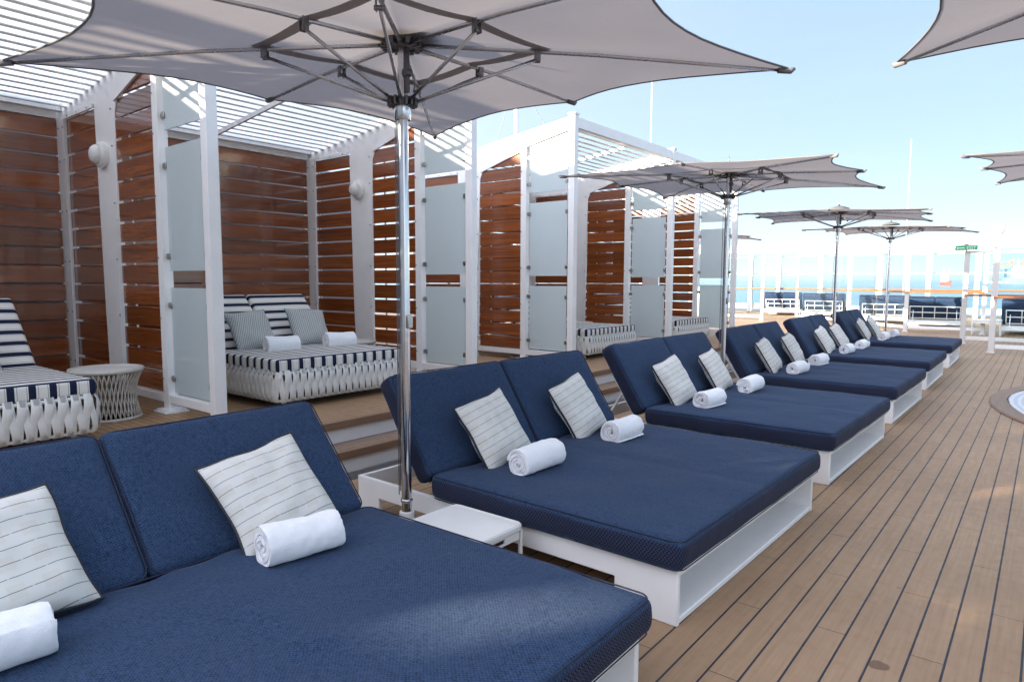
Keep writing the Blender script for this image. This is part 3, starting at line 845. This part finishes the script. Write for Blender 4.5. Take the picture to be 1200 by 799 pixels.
rear = make_rear(3.07); rear.location = (0, 2.865, 0); rear['label'] = 'glossy brown slat wall behind the woven daybed, left of the big parasol pole'
RL = {1: 'glossy brown slat wall just outside the left edge', 2: 'glossy brown slat wall at the left edge, behind the cut-off striped daybed', 4: 'brown slat wall at the back of the far block\'s first cabana', 5: 'brown slat wall at the back of the last cabana'}
for i, (y, w, l) in enumerate(bays):
    if i in RL: dup(rear, (0, y+.095, 0), RL[i])
# pergola roofs
def make_roof(Lw):
    t = thing('pergola_roof', '', 'pergola roof', group='slatted white pergola roofs over the cabanas')
    MB().box(RX0-.085, RX0-.005, .101, Lw-.001, 3.78, 3.93).build('front_beam', 'white_paint', t, bevel=.004)
    m = MB(); x = RX0-.2
    while x > -8.62:
        z = beam_top(x)-.10
        mt = Matrix.Translation((x, 0, z)) @ Matrix.Rotation(R(6), 4, 'Y')
        m.box(-.043, .043, .081, Lw+.019, -.006, .006, mt); x -= .150
    m.build('roof_slats', 'white_paint', t, bevel=.003, seg=1)
    MB().bar((RX0-.09, Lw*.5, 3.74), (-8.6, Lw*.5, beam_top(-8.6)-.17), .03, .05).build('mid_rafter', 'white_paint', t)
    return t
roof = make_roof(3.18); roof.location = (0, 2.77, 0); roof['label'] = 'slatted white pergola roof above the cabana with the woven daybed'
RF = {1: 'slatted white pergola roof just outside the top left', 2: 'slatted white pergola roof at the top left corner of the photo', 4: 'slatted white pergola roof against the sky, first of the far block', 5: 'farthest slatted white pergola roof, partly behind the second parasol'}
for i, (y, w, l) in enumerate(bays):
    if i in RF: dup(roof, (0, y, 0), RF[i])

# wall lamps on the steel columns
def wall_lamp(y, label):
    t = thing('wall_lamp', label, 'wall lamp', (-7.47, y, 2.84), group='round bulkhead lamps on the cabana columns')
    rot = Matrix.Rotation(R(90), 4, 'X')
    MB().lathe([(0, 0), (.125, 0), (.13, .02), (.125, .05), (.105, .065), (0, .065)], 32).xf(rot).build('lamp_housing', 'white_plastic', t, smooth='auto')
    MB().lathe([(.098, .06), (.092, .09), (.07, .118), (.035, .132), (0, .136)], 32).xf(rot).build('lamp_shade', 'lamp_glass', t, smooth=True)
    return t
wall_lamp(2.79, 'round white bulkhead lamp above the wicker stool in the leftmost cabana')
wall_lamp(5.97, 'round white bulkhead lamp left of the big parasol pole')
wall_lamp(8.15, 'round white bulkhead lamp half hidden at the start of the far block')

# ------------------------------------------------------------------ woven daybeds
def make_daybed():
    t = thing('daybed', '', 'daybed', group='striped woven daybeds in the cabanas')
    hx, hy = 1.0, .79; r = .10; z0, z1 = .075, .36
    segs = []
    pts = rrect(hx, hy, r, 0, 8)
    P = [Vector((p[0], p[1], 0)) for p in pts]; n = len(P); L = [0]
    for i in range(n): L.append(L[-1]+(P[(i+1) % n]-P[i]).length)
    T = L[-1]
    def at(s):
        s %= T
        for i in range(n):
            if L[i+1] >= s:
                f = (s-L[i])/(L[i+1]-L[i]); a, b = P[i], P[(i+1) % n]; d = (b-a).normalized()
                return a.lerp(b, f), Vector((d.y, -d.x, 0)), d
        return P[0], Vector((1, 0, 0)), Vector((0, 1, 0))
    m = MB(); N = int(T/.082); st = 9
    for i in range(N):
        for lay, sg in ((0, 1), (1, -1)):
            s0 = T*i/N + (.041 if lay else 0); vs = []
            for k in range(st+1):
                q = k/st; zz = z0+(z1-z0)*q
                s = s0 + sg*.021*(q-.5)*2
                p, nn, d = at(s)
                outw = .012+.004*math.sin(math.pi*q) + (.006*math.cos(math.pi*2*(q-.25)) if lay else .006*math.cos(math.pi*2*(q+.25)))
                if k in (0, st): outw = -.012; zz += (-.006 if k == 0 else .012)
                elif k in (1, st-1): outw = .012
                c_ = p - nn*0 + nn*outw; w = .030 if lay == 0 else .028
                up = nn*.005
                vs += [c_-d*w+Vector((0, 0, zz)), c_-d*w*.7+up+Vector((0, 0, zz)), c_+d*w*.7+up+Vector((0, 0, zz)), c_+d*w+Vector((0, 0, zz)), c_-nn*.006+Vector((0, 0, zz))]
            fs = []
            for k in range(st):
                for e in range(5): fs.append((k*5+e, k*5+(e+1) % 5, (k+1)*5+(e+1) % 5, (k+1)*5+e))
            fs += [(4, 3, 2, 1, 0), tuple(st*5+e for e in range(5))]
            m.add(vs, fs)
    m.build('woven_base', 'wicker_white', t, smooth='auto')
    fr = MB().tube([(p[0], p[1], z0+.012) for p in rrect(hx-.012, hy-.012, r, 0)], .014, 8, closed=True).tube([(p[0], p[1], z1-.02) for p in rrect(hx-.016, hy-.016, r, 0)], .016, 8, closed=True)
    fr.build('frame', 'wicker_white', t, smooth=True)
    MB().box(-hx+.06, hx-.06, -hy+.06, hy-.06, .27, .33).build('platform', 'dark_metal', t)
    for sx in (-1, 1):
        for sy in (-1, 1): MB().tube([(sx*(hx-.14), sy*(hy-.14), 0), (sx*(hx-.14), sy*(hy-.14), .28)], .022, 12).build('leg', 'wicker_white', t, smooth='auto')
    ct = cushion(2*hx-.72, 2*hy-.03, .12, .022, .006, seed=8, nx=20, ny=22, wr=.002)
    ct.build('mattress', 'navy_stripe_canvas', t, smooth=True, loc=(.34, 0, .413))
    A = R(45); bl = .84; th = .11
    for sd in (-1, 1):
        bc = cushion(bl, hy-.03, th, .03, .008, seed=12+sd, nx=20, ny=16, wr=.003)
        rot = Matrix(((-math.cos(A), 0, math.sin(A), 0), (0, -1, 0, 0), (math.sin(A), 0, math.cos(A), 0), (0, 0, 0, 1)))
        o = bc.build('backrest_cushion', 'navy_stripe_canvas', t, smooth=True)
        o.matrix_local = Matrix.Translation((-.31-math.cos(A)*bl/2-math.sin(A)*th/2, sd*.395, .46+math.sin(A)*bl/2-math.cos(A)*th/2)) @ rot
    g = MB(); o0 = Vector((-.31-math.sin(A)*(th+.02), 0, .44-math.cos(A)*(th+.02))); d = Vector((-math.cos(A), 0, math.sin(A)))
    for y in (-.7, -.1, .1, .7): g.bar(o0+Vector((0, y, 0)), o0+d*.75+Vector((0, y, 0)), .03, .02)
    g.build('backrest_support', 'wicker_white', t)
    return t
DX = -6.55
db = make_daybed(); db.location = (DX, 4.25, PZ); db['label'] = 'striped woven daybed left of the big parasol pole with two grey cushions'
DL = [(1.17, 'striped woven daybed cut off by the left edge of the photo'), (9.60, 'striped woven daybed in the first cabana of the far block, just its front end showing'), (12.80, 'farthest striped woven daybed, a corner showing right of the far middle post')]
for y, l in DL: dup(db, (DX, y, PZ), l)
G2 = 'grey checked cushions on the daybeds'
def hpillow(x, y, label, tw=0, seed=0):
    o = make_pillow(label, 'houndstooth_fabric', 'teal_trim', seed=seed, a=.245, group=G2, tr=.005)
    o.location = (x, y, PZ+.46+.21); o.rotation_euler = (R(tw), R(-33), R(-3)); return o
hpillow(-6.80, 4.66, 'grey checked cushion with teal piping, right one on the daybed left of the parasol pole', -5, 2)
hpillow(-6.80, 3.93, 'grey checked cushion with teal piping, left one on the daybed left of the parasol pole', 4, 3)
hpillow(-6.72, 1.38, 'grey checked cushion with teal piping on the daybed at the left edge', 2, 6)
for y, l in ((4.78, 'rolled white towel before the right grey cushion on the woven daybed'), (4.03, 'rolled white towel before the left grey cushion on the woven daybed')):
    w = make_towel(l, 'rolled white towels on the woven daybed', L=.36, R0=.08, seed=int(y)); w.location = (-6.38, y, PZ+.473+.058); w.rotation_euler = (0, 0, R(-6))

# wicker drum stools
def make_stool():
    t = thing('wicker_stool', '', 'stool', group='cream wicker drum tables in the cabanas')
    m = MB(); n = 44
    for i in range(n):
        for sg in (1, -1):
            pts = []
            for k in range(7):
                q = k/6; a = 2*math.pi*i/n + sg*.30*(q-.5); r = .215+.05*(2*q-1)**2*(1.15 if q > .5 else .7)+(.006 if sg > 0 else 0)
                pts.append((r*math.cos(a), r*math.sin(a), .02+.40*q))
            m.tube(pts, .0062, 5)
    m.build('woven_body', 'wicker_cream', t, smooth=True)
    MB().lathe([(.245, .0), (.262, .0), (.268, .012), (.262, .028), (.245, .028), (.24, .012), (.245, 0)], 40).build('bottom_ring', 'wicker_cream', t, smooth=True)
    MB().lathe([(.262, .415), (.288, .415), (.296, .432), (.288, .449), (.262, .449), (.256, .432), (.262, .415)], 40).build('top_ring', 'wicker_cream', t, smooth=True)
    MB().lathe([(0, .43), (.262, .43), (.262, .44), (0, .44)], 40).build('table_top', 'cream_paint', t, smooth='auto')
    return t
st = make_stool(); st.location = (-6.42, 2.33, PZ); st['label'] = 'cream wicker drum stool beside the cut-off daybed in the leftmost cabana'
dup(st, (-7.0, 5.46, PZ), 'cream wicker drum stool behind the daybed with two grey cushions')
dup(st, (-6.55, 8.50, PZ), 'cream wicker drum stool whose foot shows under the sunlit topped screen')
dup(st, (-7.0, 10.75, PZ), 'cream wicker drum stool behind the daybed of the far block')

# ------------------------------------------------------------------ glass screens around the sun deck, far end
def post_h(x, y): return 2.62
def glass_screen(label, pts, tops, handz=1.28, rail_ext=0, pane='clear_glass', topbeam=True, w=.115):
    t = thing('glass_screen', label, 'glass screen', group='glass wind screens at the end of the deck')
    for (x, y), h in zip(pts, tops):
        MB().box(x-w/2, x+w/2, y-w/2, y+w/2, 0, h).box(x-w*.7, x+w*.7, y-w*.7, y+w*.7, 0, .03).build('post', 'cream_paint', t, bevel=.006)
    for (a, b, ha, hb) in zip(pts[:-1], pts[1:], tops[:-1], tops[1:]):
        A = Vector((*a, 0)); B = Vector((*b, 0)); d = (B-A).normalized(); A2 = A+d*w*.55; B2 = B-d*w*.55
        MB().bar(A2+Vector((0, 0, .16)), B2+Vector((0, 0, .16)), .07, .09).build('bottom_rail', 'white_paint', t, bevel=.004)
        if topbeam: MB().bar(A2+Vector((0, 0, ha-.03)), B2+Vector((0, 0, hb-.03)), .09, .06).build('top_rail', 'white_paint', t, bevel=.004)
        g = MB(); nrm = Vector((-d.y, d.x, 0))*.006
        z0, z1 = .22, min(ha, hb)-.08
        vs = [A2+nrm, B2+nrm, B2-nrm, A2-nrm]
        g.add([(v.x, v.y, z0) for v in vs]+[(v.x, v.y, z1) for v in vs], [(0, 1, 2, 3), (4, 5, 6, 7), (0, 1, 5, 4), (1, 2, 6, 5), (2, 3, 7, 6), (3, 0, 4, 7)])
        g.build('glass_pane', pane, t)
    off = Vector((0, -.14, 0))
    hp = []
    for x, y in pts: hp.append(Vector((x, y, handz))+off)
    MB().tube(hp, .028, 10).build('handrail', 'rail_wood', t, smooth='auto')
    br = MB()
    for x, y in pts: br.bar((x, y-.06, handz-.03), (x, y-.14, handz-.03), .02, .02)
    br.build('handrail_bracket', 'steel', t)
    return t
glass_screen('near glass wind screen at the far right, its end post topped by a camera dome', [(-.97, 18.72), (1.6, 18.72), (4.2, 18.72)], [2.50, 2.50, 2.50])
glass_screen('bent glass wind screen running left behind the two farthest lounger parasols', [(-1.55, 25.2), (-3.6, 25.0), (-5.95, 28.0), (-8.5, 30.3)], [2.60, 2.62, 2.75, 2.85], handz=1.30)
glass_screen('straight glass wind screen starting at the post with the green exit sign', [(-1.72, 21.1), (1.4, 21.1), (4.2, 21.1)], [2.42, 2.42, 2.42])
glass_screen('glass wind screen hidden in part by the last cabana post', [(-9.4, 28.6), (-12.6, 28.6)], [3.12, 3.2], handz=1.33)

# outer bulwark: slanting white props, tall green glass, orange sunlit handrail
def bulwark():
    t = thing('outer_wind_screen', 'tall green tinted wind screen along the ship\'s edge with an orange wooden handrail', 'wind screen')
    y = 37.2
    xs = [-19.5, -16, -12.9, -11.4, -9.3, -6.6, -4.5, -2.6, -.7, 1.2, 3.1, 5, 7]
    for i, x in enumerate(xs):
        MB().box(x-.1, x+.1, y-.1, y+.1, 0, 3.22).build('post', 'cream_paint', t, bevel=.01)
        lean = .9 if i < 6 else 0
        if lean: MB().bar((x+.25, y-.9, 0), (x+.05, y-.12, 3.1), .16, .2).build('prop', 'cream_paint', t, bevel=.01)
        else: MB().box(x+.06, x+.14, y-.22, y-.101, 1.7, 3.1).build('prop', 'cream_paint', t, bevel=.01)
    g = MB(); g.box(xs[0], xs[-1], y-.006, y+.006, .4, 3.1); g.build('glass_pane', 'green_glass', t)
    for z, h in ((3.36, .3), (2.95, .035), (2.05, .03), (.3, .25)):
        MB().box(xs[0], xs[-1], y+.102, y+.17, z-h/2, z+h/2).build('rail', 'white_paint', t)
    MB().tube([(xs[0], y-.35, 1.25), (xs[-1], y-.35, 1.25)], .045, 10).build('handrail', 'rail_wood', t, smooth='auto')
    return t
bulwark()
# white cabinet doors far left behind the screen
t = thing('deck_cabinet', 'tall white deck cabinet with two small latches behind the far glass screen', 'cabinet', (-13.6, 32.9, 0))
MB().box(-.9, .55, 0, .5, 0, 1.34).build('body', 'white_paint', t, bevel=.01)
MB().box(-.30, .5, -.03, 0, .08, 1.28).build('door', 'white_paint', t, bevel=.008)
for z in (.35, 1.0):
    for x in (-.33, .47): MB().box(x-.05, x+.06, -.055, -.031, z-.04, z+.04).build('latch', 'steel', t, bevel=.005)

# far loungers, backs towards the camera
FL = [(-10.0, 33.2, 10, 'far blue lounger seen from behind, leftmost behind the glass screens'), (-7.75, 31.6, 10, 'far blue lounger seen from behind, second from the left behind the glass screens'),
      (-4.9, 28.9, 10, 'far blue lounger seen from behind, left of the dome topped post'), (-3.05, 27.1, 6, 'far blue lounger seen from behind, left of the exit sign post'),
      (-.25, 25.2, 0, 'far blue lounger seen from behind, cut off at the right edge')]
for x, y, a, l in FL:
    c = dup(base2, (x, y, 0), l, rz=R(90+a)); c.scale = (1, .80, 1.12); c['group'] = 'blue loungers behind the glass screens, backs to the camera'
    # front of the lounger points to +y ; shift so that its back sits at the given spot
    c.location = (x - math.sin(R(a))*2.2, y + math.cos(R(a))*2.2, 0)
c = side_table((-1.45, 25.2, 0), 'distant low side table between the two rightmost far loungers'); c.scale = (1.5, 1.5, 1.4)

# exit sign on the post
t = thing('exit_sign', 'green EXIT sign with a white arrow on top of a white post', 'exit sign', (-1.74, 21.0, 2.42)); t.scale = (.58, .6, .7)
MB().box(-.42, .42, -.06, .06, .02, .22).build('housing', 'white_paint', t, bevel=.006)
MB().box(-.42, .40, -.075, -.061, .02, .19).build('sign_face', 'sign_green', t)
MB().box(-.03, .03, -.03, .03, -.02, .02).build('bracket', 'steel', t)
MB().lathe([(0, .22), (.11, .22), (.12, .28), (.09, .34), (0, .36)], 20).build('camera_dome', 'lamp_glass', t, smooth=True)
ar = MB().prism([(-.38, .105), (-.32, .15), (-.32, .12), (-.06, .12), (-.06, .09), (-.32, .09), (-.32, .06)], -.082, -.0755); ar.build('arrow', 'sign_white', t)
cu = bpy.data.curves.new('lettering', 'FONT'); cu.body = 'EXIT'; cu.size = .17; cu.extrude = .003; cu.materials.append(M['sign_white'])
tx0 = bpy.data.objects.new('tmp', cu); COL.objects.link(tx0); bpy.context.view_layer.update(); lm = bpy.data.meshes.new_from_object(tx0); bpy.data.objects.remove(tx0); tx = bpy.data.objects.new('lettering', lm); COL.objects.link(tx); tx.parent = t; tx.location = (.0, -.08, .045); tx.rotation_euler = (R(90), 0, 0)

def dome_cam(loc, label, s=1):
    t = thing('camera_dome', label, 'security camera', loc, group='security cameras on the screen posts')
    MB().lathe([(0, 0), (.035*s, 0), (.035*s, .16*s), (.08*s, .17*s), (.08*s, .2*s), (0, .2*s)], 16).build('bracket', 'white_paint', t, smooth='auto')
    MB().lathe([(0, .2*s), (.07*s, .2*s), (.115*s, .26*s), (.13*s, .33*s), (.115*s, .40*s), (.07*s, .445*s), (0, .46*s)], 20).build('dome', 'lamp_glass', t, smooth=True)
    MB().box(-.15*s, -.04*s, -.09*s, .02, .2*s, .3*s).build('lens_box', 'white_plastic', t, bevel=.006)
    return t
dome_cam((-.97, 18.72, 2.5), 'white camera dome on the tall end post at the far right', .95)
dome_cam((-3.6, 25.0, 2.62), 'small white camera dome on the post behind the fourth parasol', .9)

# masts behind
def mast(x, y, h, r, label, stays=False):
    t = thing('mast', label, 'mast', (x, y, 0))
    MB().tube([(0, 0, -.3 if y < 39 else -26), (0, 0, h)], [r, r*.7], 10).build('pole', 'white_paint', t, smooth='auto')
    if stays:
        for dx in (-5, 5): MB().tube([(0, 0, h-.6), (dx, 1.5, h-9)], .018, 5).build('stay', 'steel', t)
    if stays: MB().tube([(-.25, 0, h-1.2), (.25, 0, h-1.2)], .03, 6).tube([(.2, 0, h-1.5), (.2, 0, h-.9)], .04, 6).build('fitting', 'white_paint', t)
    return t
mast(-19.0, 24.0, 11.2, .13, 'white mast with wire stays behind the far cabana roof', True)
mast(-15.2, 29.5, 14.0, .03, 'thin white aerial rising behind the far cabana block')
mast(-5.4, 36.3, 8.2, .02, 'thin white aerial above the farthest parasol')

# ships and port far out
def at_sea(px_dir, d): pass
def ship(loc, L, hull, top, label, rz, containers=False):
    t = thing('ship', label, 'ship', loc, rz)
    hw = L*.09
    m = MB()
    n = 10; secs = []
    for i in range(n+1):
        q = i/n; x = (q-.5)*L; w = hw*(1-max(0, (q-.75)/.25)**2.2)*(1-.25*max(0, (.12-q)/.12)); w = max(w, .4)
        h = L*.075*(1+.35*max(0, (q-.8)/.2))
        secs.append([(x, -w*.8, -2), (x+ (L*.02 if i == n else 0), -w, h), (x+(L*.02 if i == n else 0), w, h), (x, w*.8, -2)])
    for i in range(n):
        a, b = secs[i], secs[i+1]; m.add(a+b, [(0, 1, 5, 4), (1, 2, 6, 5), (2, 3, 7, 6), (3, 0, 4, 7)])
    m.add(secs[0], [(0, 1, 2, 3)]); m.add(secs[-1], [(0, 1, 2, 3)])
    m.build('hull', hull, t)
    s = MB().box(-.38*L, -.2*L, -hw*.8, hw*.8, L*.075, L*.2).box(-.36*L, -.24*L, -hw, hw, L*.2, L*.24).tube([(-.3*L, 0, L*.24), (-.3*L, 0, L*.33)], L*.012, 8)
    s.build('superstructure', top, t)
    if containers:
        cc = MB()
        rn = random.Random(2)
        for k in range(9): cc.box(-.17*L+k*.062*L, -.17*L+k*.062*L+.055*L, -hw*.85, hw*.85, L*.075, L*(.10+.02*rn.randint(0, 4)))
        cc.build('containers', 'ship_white', t)
    else:
        MB().tube([(.2*L, 0, L*.07), (.2*L, 0, L*.26)], L*.012, 8).tube([(.2*L, 0, L*.24), (.36*L, 0, L*.3)], L*.008, 6).box(.0, .12*L, -hw*.6, hw*.6, L*.075, L*.11).build('crane', 'ship_white', t)
    return t
ship((-218, 2130, seaz(-218, 2130)), 70, 'ship_red', 'ship_white', 'small red ship out on the sea beyond the handrail', R(-68)).scale = (1, 1, 2.0)
ship((-30, 2800, seaz(-30, 2800)), 190, 'ship_teal', 'ship_white', 'pale turquoise container ship at the far right edge', R(12), True).scale = (1, 1, 1.3)
def crane(x, y, mat, label):
    t = thing('port_crane', label, 'port crane', (x, y, seaz(x, y)), R(15), group='port cranes on the far shore')
    m = MB()
    for sx in (-11, 11):
        for sy in (-9, 9): m.bar((sx, sy, 0), (sx, sy, 48), 3.2)
    for z in (16, 48):
        m.bar((-11, -9, z), (11, -9, z), 3); m.bar((-11, 9, z), (11, 9, z), 3); m.bar((-11, -9, z), (-11, 9, z), 3); m.bar((11, -9, z), (11, 9, z), 3)
    m.build('portal', mat, t)
    MB().bar((-28, 0, 50), (18, 0, 50), 4).build('girder', mat, t)
    MB().bar((18, 0, 50), (46, 0, 86), 3).bar((8, 0, 50), (8, 0, 76), 3).bar((8, 0, 76), (40, 0, 80), 1).bar((8, 0, 76), (-24, 0, 52), 1).build('boom', 'crane_red', t)
    return t
cl = ['port crane left of the turquoise ship, leftmost of four', 'second port crane from the left by the turquoise ship', 'third port crane from the left, its boom above the turquoise ship', 'rightmost port crane behind the turquoise ship']
for i, (x, mt) in enumerate(((-150, 'crane_blue'), (-118, 'crane_blue'), (-82, 'crane_red'), (-48, 'crane_red'))): crane(x, 3000+i*30, mt, cl[i])
struct('quay', MB().box(-175, 900, 2985, 3300, seaz(-100, 3000)-2, seaz(-100, 3000)+6), 'hull_paint')

# white deckhouse of the ship behind the cabanas
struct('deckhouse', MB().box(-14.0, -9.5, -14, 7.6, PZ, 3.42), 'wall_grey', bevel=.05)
struct('upper_deckhouse', MB().box(-16.5, -12.6, -14, 1.5, 3.43, 6.62), 'white_paint', bevel=.05)  # height shaped so its edge cuts sun off the lower cabana screens
# unseen wall added behind the camera for shade, gaps aimed for sun patches
sp = MB(); XS = [-12.5, 13]; ZT = 5.6
holes = []
for (gx, gy, wx, ly) in ((-.55, 3.45, .36, .6), (-.40, 6.3, .45, .55), (-.05, 9.3, .9, .8), (-.9, 8.6, .4, .5)):  # each gap placed to throw one sun patch on the deck
    dy = gy+9.6; holes.append((gx-dy*.46/.89-wx/2, gx-dy*.46/.89+wx/2, (dy-ly/2)*.235/.89, (dy+ly/2)*.235/.89))
holes.sort()
xc = XS[0]
for a, b, z0, z1 in holes:
    if a < xc: a = xc+.02
    sp.box(xc, a, -13.5, -9.6, 0, ZT) if False else sp.box(xc, a, -9.66, -9.6, 0, ZT)
    sp.box(a, b, -9.66, -9.6, 0, z0).box(a, b, -9.66, -9.6, z1, ZT); xc = b
sp.box(xc, XS[1], -9.66, -9.6, 0, ZT)
struct('superstructure', sp, 'white_paint')  # thin slab added out of view to block and shape the sun

hzm, hnt, hout = nmat('sea_haze'); pv = hnt.nodes.new('ShaderNodeVolumePrincipled')
pv.inputs['Color'].default_value = (.93, .96, 1, 1); pv.inputs['Density'].default_value = .0001; pv.inputs['Anisotropy'].default_value = .2
hnt.links.new(pv.outputs[0], hout.inputs['Volume'])
hb_ = MB().box(-3600, 3600, -300, 6200, -32, 110).build('haze', hzm); hb_['kind'] = 'stuff'
# ------------------------------------------------------------------ light
tosun = Vector((-.46, -.89, .235)).normalized()
elev = math.asin(tosun.z)
sun = bpy.data.lights.new('sun', 'SUN'); sun.energy = 5.0; sun.angle = R(.6); sun.color = (1, .86, .68)
so = bpy.data.objects.new('sun', sun); COL.objects.link(so); so.rotation_euler = tosun.to_track_quat('Z', 'Y').to_euler(); so.location = (-20, -40, 20)
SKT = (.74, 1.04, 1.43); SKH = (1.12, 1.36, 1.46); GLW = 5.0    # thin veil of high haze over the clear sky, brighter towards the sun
w = bpy.data.worlds.new('World'); S.world = w; w.use_nodes = True; nt = w.node_tree
for n in list(nt.nodes): nt.nodes.remove(n)
sk = nt.nodes.new('ShaderNodeTexSky'); sk.sky_type = 'NISHITA'; sk.sun_disc = False
sk.sun_elevation = elev; sk.sun_rotation = math.atan2(tosun.x, tosun.y)
sk.air_density = .8; sk.dust_density = .4; sk.ozone_density = 2.0; sk.altitude = 30
bg = nt.nodes.new('ShaderNodeBackground'); bg.inputs[1].default_value = .15
ow = nt.nodes.new('ShaderNodeOutputWorld')
T_ = NT(nt)
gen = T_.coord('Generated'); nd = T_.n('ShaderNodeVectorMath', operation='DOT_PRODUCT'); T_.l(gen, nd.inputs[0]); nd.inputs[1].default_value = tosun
zz = T_.m('ABSOLUTE', T_.sep(gen)[2])
lowf = T_.m('POWER', T_.m('SUBTRACT', 1, zz, clamp=True), 5)
cir = T_.noise(T_.scale(gen, (2.0, 2.0, 14)), 1.6, 6, .62, .6)
veil = T_.mix(T_.m('ADD', T_.m('MULTIPLY', lowf, .85), T_.m('MULTIPLY', T_.ramp(cir, .5, .75), .18), clamp=True), SKT, SKH)
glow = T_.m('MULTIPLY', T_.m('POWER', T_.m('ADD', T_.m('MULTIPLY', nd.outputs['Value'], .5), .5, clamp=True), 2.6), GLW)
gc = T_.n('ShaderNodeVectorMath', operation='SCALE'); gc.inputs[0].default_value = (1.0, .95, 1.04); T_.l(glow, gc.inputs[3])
mixd = T_.mix(.86, sk.outputs[0], veil)
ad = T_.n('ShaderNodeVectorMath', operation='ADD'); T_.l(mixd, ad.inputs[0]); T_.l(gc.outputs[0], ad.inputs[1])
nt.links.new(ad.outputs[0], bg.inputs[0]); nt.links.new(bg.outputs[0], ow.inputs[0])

# ------------------------------------------------------------------ camera
f = 785.; yaw = R(38.66); pitch = math.atan(70/785.); roll = R(.2)
fw = Vector((-math.sin(yaw)*math.cos(pitch), math.cos(yaw)*math.cos(pitch), -math.sin(pitch))); rt = Vector((math.cos(yaw), math.sin(yaw), 0)); up = rt.cross(fw)
r2 = rt*math.cos(roll)+up*math.sin(roll); u2 = up*math.cos(roll)-rt*math.sin(roll)
cam = bpy.data.cameras.new('camera'); cam.sensor_width = 36; cam.lens = f/1200*36; cam.clip_start = .05; cam.clip_end = 100000
co = bpy.data.objects.new('camera', cam); COL.objects.link(co)
mm = Matrix((r2, u2, -fw)).transposed().to_4x4(); mm.translation = (0, 0, 1.6); co.matrix_world = mm
S.camera = co
S.view_settings.view_transform = 'Standard'; S.view_settings.look = 'None'; S.view_settings.exposure = 1.98; S.view_settings.gamma = 1
S.cycles.max_bounces = 8; S.cycles.transparent_max_bounces = 16; S.cycles.use_denoising = True
S.cycles.caustics_reflective = False; S.cycles.caustics_refractive = False
